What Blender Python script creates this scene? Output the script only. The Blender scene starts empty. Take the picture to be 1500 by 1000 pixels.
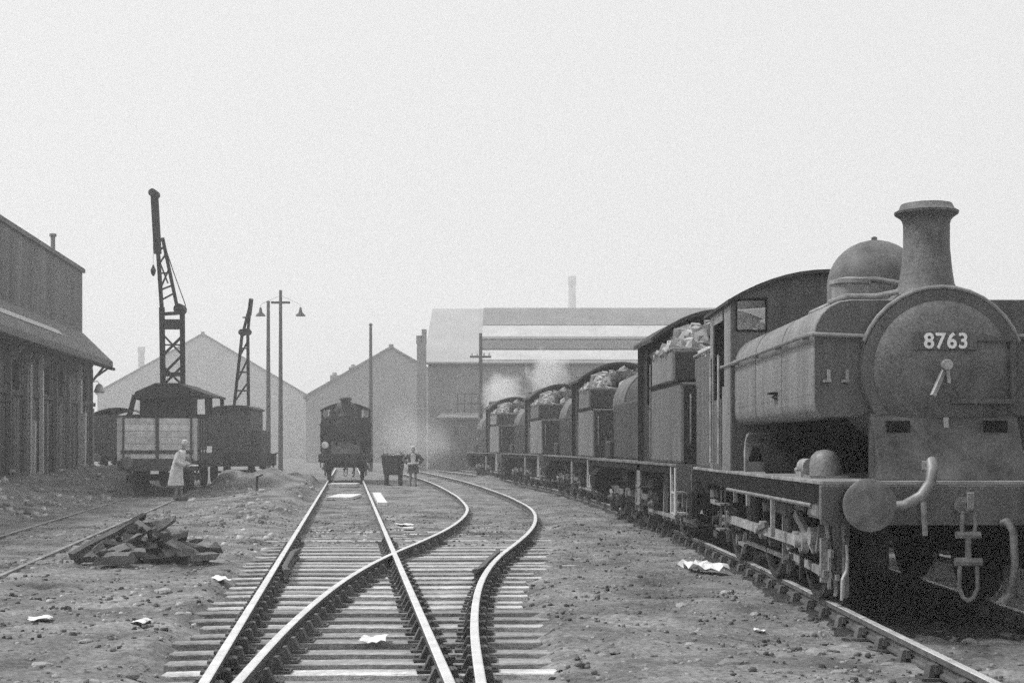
import bpy, bmesh, math, random
import numpy as np
from mathutils import Vector, Matrix
random.seed(7)
rng = np.random.default_rng(11)
R = math.radians
sc = bpy.context.scene
col = sc.collection

# ------------------------------------------------------------------ camera
CAM_H = 1.45
cam_d = bpy.data.cameras.new('camera')
cam = bpy.data.objects.new('camera', cam_d); col.objects.link(cam)
cam.location = (0, 0, CAM_H); cam.rotation_euler = (R(90), 0, 0)
cam_d.sensor_width = 36; cam_d.lens = 2080 / 1500 * 36
cam_d.shift_y = 155 / 1500
cam_d.clip_start = 0.1; cam_d.clip_end = 3000
sc.camera = cam

# ------------------------------------------------------------------ world, sun, exposure
SUN_EL, SUN_AZ = 55, -84        # azimuth measured from +Y towards +X: the sun stands to the left
w = bpy.data.worlds.new('World'); sc.world = w; w.use_nodes = True
nt = w.node_tree; nt.nodes.clear()
sky = nt.nodes.new('ShaderNodeTexSky'); sky.sky_type = 'NISHITA'; sky.sun_disc = False
sky.sun_elevation = R(SUN_EL); sky.sun_rotation = R(SUN_AZ); sky.dust_density = 6; sky.air_density = 1
bw = nt.nodes.new('ShaderNodeRGBToBW')
mixw = nt.nodes.new('ShaderNodeMix'); mixw.data_type = 'FLOAT'
mixw.inputs[0].default_value = 0.88
mixw.inputs[3].default_value = 9.0          # even overcast veil
bg = nt.nodes.new('ShaderNodeBackground'); bg.inputs['Strength'].default_value = 0.1
out = nt.nodes.new('ShaderNodeOutputWorld')
nt.links.new(sky.outputs[0], bw.inputs[0]); nt.links.new(bw.outputs[0], mixw.inputs[2])
nt.links.new(mixw.outputs[0], bg.inputs['Color']); nt.links.new(bg.outputs[0], out.inputs['Surface'])
sun_d = bpy.data.lights.new('sun', 'SUN'); sun_d.energy = 3.2; sun_d.angle = R(10)
sun = bpy.data.objects.new('sun', sun_d); col.objects.link(sun)
sd = Vector((math.sin(R(SUN_AZ)) * math.cos(R(SUN_EL)), math.cos(R(SUN_AZ)) * math.cos(R(SUN_EL)), math.sin(R(SUN_EL))))
sun.rotation_euler = sd.to_track_quat('Z', 'Y').to_euler()
sun.location = (-60, -10, 60)
vs = sc.view_settings
vs.view_transform = 'Standard'; vs.look = 'None'; vs.exposure = 0.0; vs.gamma = 1.0; vs.use_curve_mapping = False
sc.cycles.use_denoising = False            # the photograph is grainy: keep the sampling grain
sc.cycles.use_adaptive_sampling = True
sc.cycles.adaptive_min_samples = 44; sc.cycles.adaptive_threshold = 0.06
sc.cycles.volume_bounces = 2
sc.cycles.max_bounces = 8
sc.cycles.transparent_max_bounces = 16

# ------------------------------------------------------------------ materials
MATS = {}
def mat(name, v, rough=0.8, var=0.35, scale=3.0, metal=0.0, bump=0.0, streak=False, fine=0.25, island=0.0, objrand=0.0, spec=0.4):
    m = bpy.data.materials.new(name); m.use_nodes = True
    t = m.node_tree; p = t.nodes['Principled BSDF']
    tc = t.nodes.new('ShaderNodeTexCoord')
    mp = t.nodes.new('ShaderNodeMapping')
    if streak: mp.inputs['Scale'].default_value = (1, 1, 0.15)
    t.links.new(tc.outputs['Object'], mp.inputs['Vector'])
    n1 = t.nodes.new('ShaderNodeTexNoise'); n1.inputs['Scale'].default_value = scale
    n1.inputs['Detail'].default_value = 6; n1.inputs['Roughness'].default_value = 0.65
    n2 = t.nodes.new('ShaderNodeTexNoise'); n2.inputs['Scale'].default_value = scale * 18
    n2.inputs['Detail'].default_value = 6; n2.inputs['Roughness'].default_value = 0.8
    t.links.new(mp.outputs[0], n1.inputs['Vector']); t.links.new(tc.outputs['Object'], n2.inputs['Vector'])
    def math_(op, a, b):
        q = t.nodes.new('ShaderNodeMath'); q.operation = op
        for i, s in enumerate((a, b)):
            if hasattr(s, 'is_output'): t.links.new(s, q.inputs[i])
            else: q.inputs[i].default_value = s
        return q.outputs[0]
    # multiplicative variation round 1
    f = math_('ADD', math_('MULTIPLY', math_('SUBTRACT', n1.outputs[0], 0.5), var * 5.0), 1.0)
    f = math_('MULTIPLY', f, math_('ADD', math_('MULTIPLY', math_('SUBTRACT', n2.outputs[0], 0.5), fine * 8.0), 1.0))
    if island:
        g = t.nodes.new('ShaderNodeNewGeometry')
        f = math_('MULTIPLY', f, math_('ADD', math_('MULTIPLY', math_('SUBTRACT', g.outputs['Random Per Island'], 0.5), island * 2), 1.0))
    if objrand:
        g = t.nodes.new('ShaderNodeObjectInfo')
        f = math_('MULTIPLY', f, math_('ADD', math_('MULTIPLY', math_('SUBTRACT', g.outputs['Random'], 0.5), objrand * 2), 1.0))
    f = math_('MINIMUM', math_('MAXIMUM', math_('MULTIPLY', f, v), v * 0.2), 0.9)
    t.links.new(f, p.inputs['Base Color'])
    p.inputs['Metallic'].default_value = metal
    r = math_('ADD', math_('MULTIPLY', math_('SUBTRACT', n1.outputs[0], 0.5), 0.5), rough)
    r = math_('MINIMUM', math_('MAXIMUM', r, 0.12), 1.0)
    t.links.new(r, p.inputs['Roughness'])
    p.inputs['Specular IOR Level'].default_value = spec
    if bump:
        b = t.nodes.new('ShaderNodeBump'); b.inputs['Strength'].default_value = bump; b.inputs['Distance'].default_value = 0.02
        h = math_('ADD', n1.outputs[0], math_('MULTIPLY', n2.outputs[0], 0.5))
        t.links.new(h, b.inputs['Height']); t.links.new(b.outputs[0], p.inputs['Normal'])
    MATS[name] = m
    return m

M = MATS
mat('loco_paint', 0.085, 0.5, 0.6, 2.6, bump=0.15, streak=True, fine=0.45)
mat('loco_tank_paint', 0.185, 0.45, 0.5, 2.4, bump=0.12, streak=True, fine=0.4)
mat('loco_smokebox', 0.115, 0.6, 0.55, 2.6, bump=0.2, fine=0.45)
mat('loco_black', 0.014, 0.9, 0.5, 4.0, fine=0.4, spec=0.12)
mat('loco_far_smokebox', 0.035, 0.7, 0.35, 3.0, fine=0.3)
mat('loco_lone_paint', 0.03, 0.65, 0.35, 2.0, streak=True, fine=0.3)
mat('loco_apron', 0.066, 0.7, 0.8, 2.5, bump=0.1, fine=0.35)
mat('gear_bits', 0.13, 0.8, 0.5, 6.0, fine=0.4, island=0.95)
mat('far_edge', 0.15, 0.7, 0.6, 3.0, fine=0.4)
mat('loco_grimy', 0.032, 0.7, 0.6, 2.0, streak=True, fine=0.4, objrand=0.4)
mat('dull_rail', 0.27, 0.85, 0.5, 2.0, fine=0.4)
mat('loco_far_paint', 0.15, 0.55, 0.45, 1.6, streak=True, fine=0.35, objrand=0.35)
mat('tyre_steel', 0.05, 0.6, 0.4, 6.0, metal=0.2, fine=0.3)
mat('worn_steel', 0.23, 0.5, 0.4, 6.0, metal=0.25, fine=0.3)
mat('bright_rod', 0.36, 0.5, 0.6, 5.0, metal=0.2, fine=0.3)
mat('running_edge', 0.26, 0.6, 0.5, 4.0, fine=0.3)
mat('buffer_steel', 0.14, 0.6, 0.7, 6.0, fine=0.4)
mat('roof_dark', 0.04, 0.75, 0.4, 2.0, fine=0.3)
mat('white_paint', 0.78, 0.6, 0.15, 8.0, fine=0.1)
mat('coal', 0.27, 0.5, 0.35, 7.0, bump=0.4, island=0.75, fine=0.35, spec=0.6)
mat('rail_top', 0.80, 0.42, 0.12, 4.0, metal=0.55, fine=0.1)
mat('rail_side', 0.10, 0.8, 0.4, 6.0, fine=0.4)
mat('chair_iron', 0.10, 0.85, 0.4, 9.0, fine=0.4, objrand=0.35)
mat('sleeper_wood', 0.39, 0.9, 0.5, 3.0, bump=0.5, fine=0.45, objrand=0.45, spec=0.2)
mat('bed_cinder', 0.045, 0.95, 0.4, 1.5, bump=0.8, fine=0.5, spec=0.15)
mat('bed_gravel', 0.07, 0.95, 0.3, 6.0, fine=0.3, island=0.8, spec=0.15)
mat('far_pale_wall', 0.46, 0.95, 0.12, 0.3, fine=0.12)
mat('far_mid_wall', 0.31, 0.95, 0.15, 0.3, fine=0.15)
mat('cinder', 0.175, 0.95, 0.7, 0.9, bump=0.9, fine=0.45, spec=0.2)
mat('clinker', 0.07, 0.9, 0.3, 6.0, fine=0.3, island=0.7, spec=0.25)
mat('gravel', 0.21, 0.9, 0.2, 6.0, fine=0.3, island=0.75, spec=0.25)
mat('rubble', 0.34, 0.9, 0.25, 6.0, fine=0.3, island=0.6, spec=0.25)
mat('stone_loose', 0.30, 0.9, 0.3, 9.0, bump=0.5, fine=0.3, objrand=0.4)
mat('paper', 0.72, 0.8, 0.08, 12.0, fine=0.08)
mat('charred_wood', 0.10, 0.85, 0.45, 4.0, bump=0.6, fine=0.4, objrand=0.9)
mat('pale_wood', 0.66, 0.85, 0.3, 5.0, bump=0.3, streak=False, fine=0.25, objrand=0.12)
mat('wagon_dark', 0.085, 0.8, 0.4, 3.0, fine=0.3, objrand=0.15)
mat('crane_dark', 0.035, 0.7, 0.4, 3.0, fine=0.3)
mat('board_wall', 0.13, 0.9, 0.35, 1.6, streak=True, fine=0.4, objrand=0.6)
mat('shed_wall', 0.15, 0.9, 0.5, 0.9, fine=0.4, streak=True)
mat('shed_roof', 0.15, 0.85, 0.3, 0.8, fine=0.25)
mat('brick_far', 0.27, 0.95, 0.25, 0.5, fine=0.25)
mat('slate_far', 0.20, 0.8, 0.2, 0.6, fine=0.2)
mat('roof_pale', 0.36, 0.8, 0.1, 0.4, fine=0.08)
mat('roof_glass', 0.46, 0.55, 0.15, 0.6, fine=0.12)
mat('roof_mid', 0.20, 0.8, 0.2, 0.6, fine=0.2)
mat('roof_dark_band', 0.10, 0.8, 0.2, 0.6, fine=0.2)
mat('pole_wood', 0.10, 0.85, 0.3, 3.0, fine=0.3)
mat('enamel', 0.5, 0.5, 0.2, 6.0, fine=0.2)
mat('skin', 0.45, 0.6, 0.1, 9.0, fine=0.1)
mat('pale_coat', 0.62, 0.9, 0.2, 7.0, bump=0.3, fine=0.2)
mat('grey_trousers', 0.24, 0.9, 0.25, 8.0, fine=0.2)
mat('dark_hair', 0.08, 0.8, 0.2, 9.0, fine=0.2)
def glass_mat():
    m = bpy.data.materials.new('window_glass'); m.use_nodes = True
    t = m.node_tree; t.nodes.clear()
    o = t.nodes.new('ShaderNodeOutputMaterial'); mx = t.nodes.new('ShaderNodeMixShader')
    tr = t.nodes.new('ShaderNodeBsdfTransparent'); tr.inputs[0].default_value = (.92, .92, .92, 1)
    gl = t.nodes.new('ShaderNodeBsdfGlossy'); gl.inputs['Roughness'].default_value = 0.15
    mx.inputs[0].default_value = 0.12
    t.links.new(tr.outputs[0], mx.inputs[1]); t.links.new(gl.outputs[0], mx.inputs[2]); t.links.new(mx.outputs[0], o.inputs[0])
    MATS['window_glass'] = m
glass_mat()

# ------------------------------------------------------------------ mesh helpers
class MB:
    def __init__(s): s.v = []; s.f = []; s.mi = []
    def add(s, vs, fs, mi=0):
        o = len(s.v); s.v += [tuple(p) for p in vs]; s.f += [tuple(i + o for i in f) for f in fs]; s.mi += [mi] * len(fs); return s
    def box(s, x0, x1, y0, y1, z0, z1, mi=0):
        v = [(x0,y0,z0),(x1,y0,z0),(x1,y1,z0),(x0,y1,z0),(x0,y0,z1),(x1,y0,z1),(x1,y1,z1),(x0,y1,z1)]
        return s.add(v, [(0,3,2,1),(4,5,6,7),(0,1,5,4),(1,2,6,5),(2,3,7,6),(3,0,4,7)], mi)
    def bar(s, p0, p1, a, b, up=(0,0,1), mi=0):
        p0, p1 = Vector(p0), Vector(p1); d = (p1 - p0).normalized(); u = Vector(up)
        if abs(d.dot(u)) > .98: u = Vector((0,1,0)) if abs(d.y) < .9 else Vector((1,0,0))
        r = d.cross(u).normalized() * (a / 2); u = r.cross(d).normalized() * (b / 2)
        v = [p0-r-u, p0+r-u, p0+r+u, p0-r+u, p1-r-u, p1+r-u, p1+r+u, p1-r+u]
        return s.add(v, [(0,1,2,3),(7,6,5,4),(0,4,5,1),(1,5,6,2),(2,6,7,3),(3,7,4,0)], mi)
    def tube(s, pts, r, n=8, mi=0):
        pts = [Vector(p) for p in pts]; k = len(pts); rs = r if isinstance(r, (list, tuple)) else [r] * k
        d0 = (pts[1] - pts[0]).normalized(); u = Vector((0,0,1)) if abs(d0.z) < .9 else Vector((1,0,0))
        a = d0.cross(u).normalized(); vs = []
        for i, p in enumerate(pts):
            d = (pts[min(i+1,k-1)] - pts[max(i-1,0)]).normalized()
            a = (a - d * a.dot(d)).normalized(); b = d.cross(a)
            for j in range(n):
                t = 2*math.pi*j/n; vs.append(p + (a*math.cos(t) + b*math.sin(t)) * rs[i])
        fs = [(i*n+j, i*n+(j+1)%n, (i+1)*n+(j+1)%n, (i+1)*n+j) for i in range(k-1) for j in range(n)]
        fs += [tuple(range(n-1,-1,-1)), tuple((k-1)*n+j for j in range(n))]
        return s.add(vs, fs, mi)
    def lathe(s, prof, c, axis='z', n=24, mi=0):
        # prof: (radius, height) list; closed at ends
        vs = []; c = Vector(c)
        for (r, h) in prof:
            for j in range(n):
                t = 2*math.pi*j/n; q = (r*math.cos(t), r*math.sin(t))
                if axis == 'z': p = (q[0], q[1], h)
                elif axis == 'y': p = (q[0], h, q[1])
                else: p = (h, q[0], q[1])
                vs.append(c + Vector(p))
        k = len(prof)
        fs = [(i*n+j, i*n+(j+1)%n, (i+1)*n+(j+1)%n, (i+1)*n+j) for i in range(k-1) for j in range(n)]
        fs += [tuple(range(n-1,-1,-1)), tuple((k-1)*n+j for j in range(n))]
        return s.add(vs, fs, mi)
    def prism(s, prof, y0, y1, axis='y', mi=0):
        # prof polygon in (x,z) extruded along y, or (y,z) extruded along x, or (x,y) along z
        n = len(prof)
        if axis == 'y': v = [(x,y0,z) for x,z in prof] + [(x,y1,z) for x,z in prof]
        elif axis == 'x': v = [(y0,y,z) for y,z in prof] + [(y1,y,z) for y,z in prof]
        else: v = [(x,y,y0) for x,y in prof] + [(x,y,y1) for x,y in prof]
        fs = [tuple(range(n)), tuple(range(2*n-1, n-1, -1))] + [(i, i+n, (i+1)%n+n, (i+1)%n) for i in range(n)]
        return s.add(v, fs, mi)
    def lump(s, c, r, sq=(1,1,1), rnd=random):
        # small irregular stone: jittered octahedron-cube
        v = []
        for dx,dy,dz in ((-1,-1,-1),(1,-1,-1),(1,1,-1),(-1,1,-1),(-1,-1,1),(1,-1,1),(1,1,1),(-1,1,1)):
            k = rnd.uniform(.45, .95)
            v.append((dx*k*r*sq[0]*.75, dy*rnd.uniform(.5,.95)*r*sq[1]*.75, dz*rnd.uniform(.5,.95)*r*sq[2]*.75))
        m = Matrix.Rotation(rnd.uniform(0,6.3),3,'Z') @ Matrix.Rotation(rnd.uniform(-.5,.5),3,'X') @ Matrix.Rotation(rnd.uniform(-.5,.5),3,'Y')
        v = [Vector(c) + m @ Vector(p) for p in v]
        return s.add(v, [(0,3,2,1),(4,5,6,7),(0,1,5,4),(1,2,6,5),(2,3,7,6),(3,0,4,7)])
    def mesh(s, name, mats, smooth=False):
        me = bpy.data.meshes.new(name); me.from_pydata(s.v, [], s.f)
        for m in (mats if isinstance(mats, (list, tuple)) else [mats]): me.materials.append(M[m])
        bm = bmesh.new(); bm.from_mesh(me); bmesh.ops.recalc_face_normals(bm, faces=bm.faces); bm.to_mesh(me); bm.free()
        if any(s.mi): me.polygons.foreach_set('material_index', s.mi)
        me.update()
        if smooth:
            me.polygons.foreach_set('use_smooth', [True]*len(me.polygons))
            try: me.set_sharp_from_angle(angle=R(38))
            except Exception: pass
        return me
    def build(s, name, mats, parent=None, smooth=False, bevel=0.0):
        return link(name, s.mesh(name, mats, smooth), parent, bevel)
def link(name, me, parent=None, bevel=0.0, loc=None, rz=0.0, scale=None):
    o = bpy.data.objects.new(name, me); col.objects.link(o)
    if parent is not None: o.parent = parent
    if loc is not None: o.location = loc
    if rz: o.rotation_euler.z = rz
    if scale is not None: o.scale = scale
    if bevel:
        b = o.modifiers.new('bevel', 'BEVEL'); b.width = bevel; b.segments = 2; b.limit_method = 'ANGLE'; b.angle_limit = R(40)
    return o
def tag(o, label=None, cat=None, group=None, kind=None):
    if label: o['label'] = label
    if cat: o['category'] = cat
    if group: o['group'] = group
    if kind: o['kind'] = kind
    return o
def thing(name, label, cat, loc=(0,0,0), rz=0, group=None):
    o = bpy.data.objects.new(name, None); col.objects.link(o); o.empty_display_size = .3
    o.location = loc; o.rotation_euler.z = rz
    return tag(o, label, cat, group)
def copy_tree(o, parent=None):
    c = o.copy(); col.objects.link(c)
    if parent is not None: c.parent = parent
    for ch in [x for x in bpy.data.objects if x.parent == o]: copy_tree(ch, c)
    return c
def wx(px, Y): return (px - 750) / 2080 * Y
def wz(py, Y): return CAM_H - (py - 655) / 2080 * Y

# ------------------------------------------------------------------ noise and ground height
def vnoise(x, y, seed=0):
    xi = np.floor(x).astype(np.int64); yi = np.floor(y).astype(np.int64); xf = x - xi; yf = y - yi
    def h(a, b):
        n = (a * 374761393 + b * 668265263 + seed * 1442695041) & 0xFFFFFFFF
        n = ((n ^ (n >> 13)) * 1274126177) & 0xFFFFFFFF
        return ((n ^ (n >> 16)) & 0xFFFF) / 65535.0
    u = xf*xf*(3-2*xf); v = yf*yf*(3-2*yf)
    return (h(xi,yi)*(1-u)+h(xi+1,yi)*u)*(1-v) + (h(xi,yi+1)*(1-u)+h(xi+1,yi+1)*u)*v
def fbm(x, y, oct=4, seed=0):
    s = 0; a = .5
    for i in range(oct): s = s + a*(vnoise(x*2**i, y*2**i, seed+i) - .5); a *= .5
    return s
def spline(ctrl, step=.5):
    c = np.array(ctrl, float); ys = c[:,0]; xs = c[:,1]
    t = np.arange(ys[0], ys[-1] + 1e-6, step)
    # monotone-ish cubic through the points (finite difference tangents)
    d = np.gradient(xs, ys); i = np.clip(np.searchsorted(ys, t, side='right')-1, 0, len(ys)-2)
    h = ys[i+1]-ys[i]; u = (t-ys[i])/h
    x = (2*u**3-3*u**2+1)*xs[i] + (u**3-2*u**2+u)*h*d[i] + (-2*u**3+3*u**2)*xs[i+1] + (u**3-u**2)*h*d[i+1]
    k = np.array([.25,.5,.25])
    for _ in range(3): x[1:-1] = np.convolve(x, k, 'valid')
    return t, x
MAIN_T = np.arange(1, 100.1, .5); MAIN_X = -1.14 - .115*(MAIN_T - 8.74)
DIV_T, DIV_X = spline([(1,-.25),(5,-.70),(7,-.865),(8.74,-.945),(10.5,-1.03),(12.4,-1.085),(15.8,-1.085),(19,-.93),(22,-.66),(25,-.43),(28.5,-.285),(33,-.28),(39,-.62),(50,-1.62),(61.6,-2.92),(75,-4.75),(90,-7.0)])
ENG_T, ENG_X = spline([(1,3.75),(10,3.75),(20,3.75),(25,3.63),(30,3.46),(36.5,3.22),(40,3.0),(50,2.17),(53.6,1.78),(63.5,.53),(67,.02),(75,-1.25),(90,-3.9)])
SID_T = np.arange(8, 75.1, .5); SID_X = -6.85 - .153*(SID_T - 17)
def main_x(y): return np.interp(y, MAIN_T, MAIN_X)
def div_x(y): return np.interp(y, DIV_T, DIV_X)
def eng_x(y): return np.interp(y, ENG_T, ENG_X)
def sid_x(y): return -6.85 - .153*(np.asarray(y, float) - 17)
def sstep(a, b, t): t = np.clip((t-a)/(b-a), 0, 1); return t*t*(3-2*t)
def ground_z(x, y):
    x = np.asarray(x, float); y = np.asarray(y, float)
    z = -.135 + .10*fbm(x*.35, y*.35, 3, 5) + .07*fbm(x*1.7, y*1.7, 3, 9)
    # bed of the turnout: cinders sunk between the timbers near by, level with them farther off
    l = main_x(y) - 1.25; r = np.maximum(main_x(y), div_x(y)) + 1.25
    near = np.clip(np.minimum(x - l, r - x)/.35 + .5, 0, 1)*(y < 100)
    bed = -.295 + .135*sstep(16, 26, y) + .04*fbm(x*2.2, y*2.2, 3, 21)
    z = z*(1-near) + bed*near
    # six-foot of the engine line
    e = np.abs(x - eng_x(y)); n2 = np.clip((1.3 - e)/.4 + .5, 0, 1)*(y < 95)
    z = z*(1-n2) + (-.165 + .05*fbm(x*2, y*2, 3, 33))*n2
    e = np.abs(x - sid_x(y)); n3 = np.clip((1.2 - e)/.5 + .5, 0, 1)*(y < 75)
    z = z*(1-n3) + (-.10 + .06*fbm(x*2, y*2, 3, 37))*n3
    # ash mounds by the left sidings
    def hump(cx, cy, rx, ry, h): return h*np.exp(-((x-cx)/rx)**2 - ((y-cy)/ry)**2)
    m = hump(-6.9,46,1.5,7,.30) + hump(-9.0,58,1.9,6,.45) + hump(-10.5,54.3,1.7,1.8,.5) + hump(-15.5,52,2.2,7,.85) + hump(-18,40,3,7,.6) + hump(-5.9,33,1.0,3.2,.20) + hump(-14.2,38,1.6,4,.35)
    m = m + hump(-4.7,64,1.0,5,.35) + hump(-.6,70,1.2,6,.3)
    z = z + m*(1-near)*(1-.8*n3)*(1 + 1.2*fbm(x*1.1, y*1.1, 3, 50))
    z = z + .10*np.exp(-((x+4.9)/1.1)**2-((y-18.6)/.9)**2)
    return z
# ------------------------------------------------------------------ ground sheet
def axis_steps(segs):
    o = [segs[0][0]]
    for a, b, s in segs:
        n = max(1, int(round((b-a)/s))); o += list(np.linspace(a, b, n+1)[1:])
    return np.array(o)
gx = axis_steps([(-420,-60,30),(-60,-25,2),(-25,-12,.4),(-12,-6,.12),(-6,6,.065),(6,12,.3),(12,40,2),(40,420,30)])
gy = axis_steps([(-40,1,4),(1,5,.25),(5,14,.06),(14,26,.09),(26,45,.18),(45,75,.4),(75,130,2.5),(130,620,30)])
X, Y = np.meshgrid(gx, gy); Z = ground_z(X, Y)
fine_mask = (Y > 3)*(Y < 70)*(np.abs(X) < 20)
Z = Z + fine_mask*(.075*fbm(X*4, Y*4, 4, 71) + .07*np.maximum(0, fbm(X*9, Y*9, 2, 91)))
far = (Y > 110) | (np.abs(X) > 60); Z = np.where(far, -.15, Z)
nx, ny = len(gx), len(gy)
verts = np.stack([X.ravel(), Y.ravel(), Z.ravel()], 1)
I = np.arange(nx*ny).reshape(ny, nx)
quads = np.stack([I[:-1,:-1].ravel(), I[:-1,1:].ravel(), I[1:,1:].ravel(), I[1:,:-1].ravel()], 1)
me = bpy.data.meshes.new('ground')
me.vertices.add(len(verts)); me.vertices.foreach_set('co', verts.ravel())
me.loops.add(quads.size); me.loops.foreach_set('vertex_index', quads.ravel().astype(np.int32))
me.polygons.add(len(quads)); me.polygons.foreach_set('loop_start', np.arange(0, quads.size, 4, dtype=np.int32))
me.update(calc_edges=True); me.validate()
me.polygons.foreach_set('use_smooth', np.ones(len(quads), bool)); me.materials.append(M['cinder'])
ground = link('ground', me); tag(ground, 'grey cinder and ash ground of the railway yard', kind='structure')

# dark oily cinder bed under the turnout timbers
by = np.arange(2, 23.01, .1); bu = np.linspace(0, 1, 60); vs_ = []
for yy in by:
    l = float(main_x(yy))-1.22; r = float(max(main_x(yy), div_x(yy)))+1.22; xx = l + (r-l)*bu
    ed = np.minimum(bu, 1-bu)*(r-l)
    zz = ground_z(xx, np.full(60, yy)) + .02*fbm(xx*7, np.full(60, yy*7), 3, 3) + .012 - .09*np.clip((.12-ed)/.12, 0, 1) - .12*float(sstep(20.5, 23, yy))
    vs_ += list(zip(xx, np.full(60, yy), zz))
mb = MB(); mb.v = vs_; mb.f = [(i*60+j, i*60+j+1, (i+1)*60+j+1, (i+1)*60+j) for i in range(len(by)-1) for j in range(59)]; mb.mi = [0]*len(mb.f)
tag(mb.build('track_bed', 'bed_cinder', None, smooth=True), 'dark oily cinder bed under the turnout timbers', kind='structure')
by = np.arange(11.2, 75.01, .15); vs_ = []; nb = 40; bu = np.linspace(-1, 1, nb)  # dark sheet: the engines' shadow is painted into the bed colour
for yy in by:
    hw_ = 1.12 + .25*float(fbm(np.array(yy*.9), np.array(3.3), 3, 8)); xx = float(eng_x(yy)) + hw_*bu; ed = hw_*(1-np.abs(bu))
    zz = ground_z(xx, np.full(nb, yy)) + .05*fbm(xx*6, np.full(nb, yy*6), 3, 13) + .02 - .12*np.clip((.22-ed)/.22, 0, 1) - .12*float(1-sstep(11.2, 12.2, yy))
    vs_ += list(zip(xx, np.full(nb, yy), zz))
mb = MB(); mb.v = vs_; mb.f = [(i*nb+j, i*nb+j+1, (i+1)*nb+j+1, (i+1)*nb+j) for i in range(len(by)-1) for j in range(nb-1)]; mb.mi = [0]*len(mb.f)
tag(mb.build('track_bed', 'bed_cinder', None, smooth=True), 'cinder bed with the shadow of the row of engines put into its dark colour', kind='structure')
# ------------------------------------------------------------------ track
RAIL_PROF = [(-.034,-.004),(-.026,0),(.026,0),(.034,-.004),(.034,-.045),(.010,-.055),(.010,-.11),(.034,-.12),(.034,-.145),(-.034,-.145),(-.034,-.12),(-.010,-.11),(-.010,-.055),(-.034,-.045)]
def sweep_rail(path, dz=0.0):
    pts = [Vector((x, y, 0)) for x, y in path]; n = len(RAIL_PROF); k = len(pts); m = MB(); vs = []
    for i, p in enumerate(pts):
        d = (pts[min(i+1,k-1)] - pts[max(i-1,0)]).normalized(); nrm = Vector((d.y, -d.x, 0))
        for (u, z) in RAIL_PROF: vs.append(p + nrm*u + Vector((0,0,z+dz)))
    fs = []; mi = []
    for i in range(k-1):
        for j in range(n):
            fs.append((i*n+j, i*n+(j+1)%n, (i+1)*n+(j+1)%n, (i+1)*n+j)); mi.append(0 if j in (0,1,2) else 1)
    fs += [tuple(range(n)), tuple((k-1)*n+j for j in range(n-1,-1,-1))]; mi += [0, 0]
    m.v = vs; m.f = fs; m.mi = mi
    return m
def offset_path(T, Xc, off, y0, y1):
    g = np.gradient(Xc, T); o = []
    for t, x, s in zip(T, Xc, g):
        L = math.hypot(1, s); px, py = x + off/L, t - off*s/L
        if y0 <= t <= y1: o.append((px, py))
    return o
G = .757
sl_unit = MB().box(-.5,.5,-.128,.128,-.13,0).mesh('sleeper','sleeper_wood')
def make_sleeper_mesh():
    bm = bmesh.new(); bmesh.ops.create_grid(bm, x_segments=14, y_segments=2, size=.5)
    rr = random.Random(3)
    bm.free()
    m = MB(); n = 12; vs = []
    for i in range(n+1):
        x = -.5 + i/n
        for (y, z) in ((-.125,-.19),(-.125,-.008),(-.115,0),(.115,0),(.125,-.008),(.125,-.19)):
            vs.append((x, y + rr.uniform(-.006,.006), z + (rr.uniform(-.006,.004) if z > -.1 else 0)))
    fs = [(i*6+j, i*6+(j+1)%6, (i+1)*6+(j+1)%6, (i+1)*6+j) for i in range(n) for j in range(6)] + [tuple(range(6)), tuple(n*6+j for j in range(5,-1,-1))]
    m.add(vs, fs); return m.mesh('sleeper', 'sleeper_wood')
SL = make_sleeper_mesh()
def make_chair_mesh():
    m = MB()
    m.box(-.16,.16,-.09,.09,-.166,-.146)                                  # base plate
    m.prism([(-.11,-.146),(-.037,-.146),(-.037,-.05),(-.065,-.05)], -.05, .05)  # inner jaw
    m.prism([(.11,-.146),(.09,-.06),(.066,-.05),(.066,-.146)], -.06, .06)        # outer jaw
    m.box(.036,.065,-.10,.08,-.115,-.055)                                  # wooden key
    m.lathe([(.018,-.146),(.018,-.13)], (-.135,.05,0), n=6); m.lathe([(.018,-.146),(.018,-.13)], (.135,-.05,0), n=6)
    return m.mesh('rail_chair', 'chair_iron')
CH = make_chair_mesh()
def track(name, label, rails, cat='railway track'):
    t = thing(name, label, cat)
    for path, dz in rails: sweep_rail(path, dz).build('rail', ['rail_top', 'rail_side'], t)
    return t
sl_x = lambda T, Xc, o, y: np.interp(y, T, Xc) + o
turnout = track('railway_turnout', 'bright-railed turnout with long timbers where two tracks part in the yard', [
    (offset_path(MAIN_T, MAIN_X, -G, 1, 100), 0.0),
    (offset_path(MAIN_T, MAIN_X, G, 7.2, 100), 0.0),
    (offset_path(DIV_T, DIV_X, -G, 7.2, 90), -.003),
    (offset_path(DIV_T, DIV_X, G, 1, 90), 0.0)])
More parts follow.
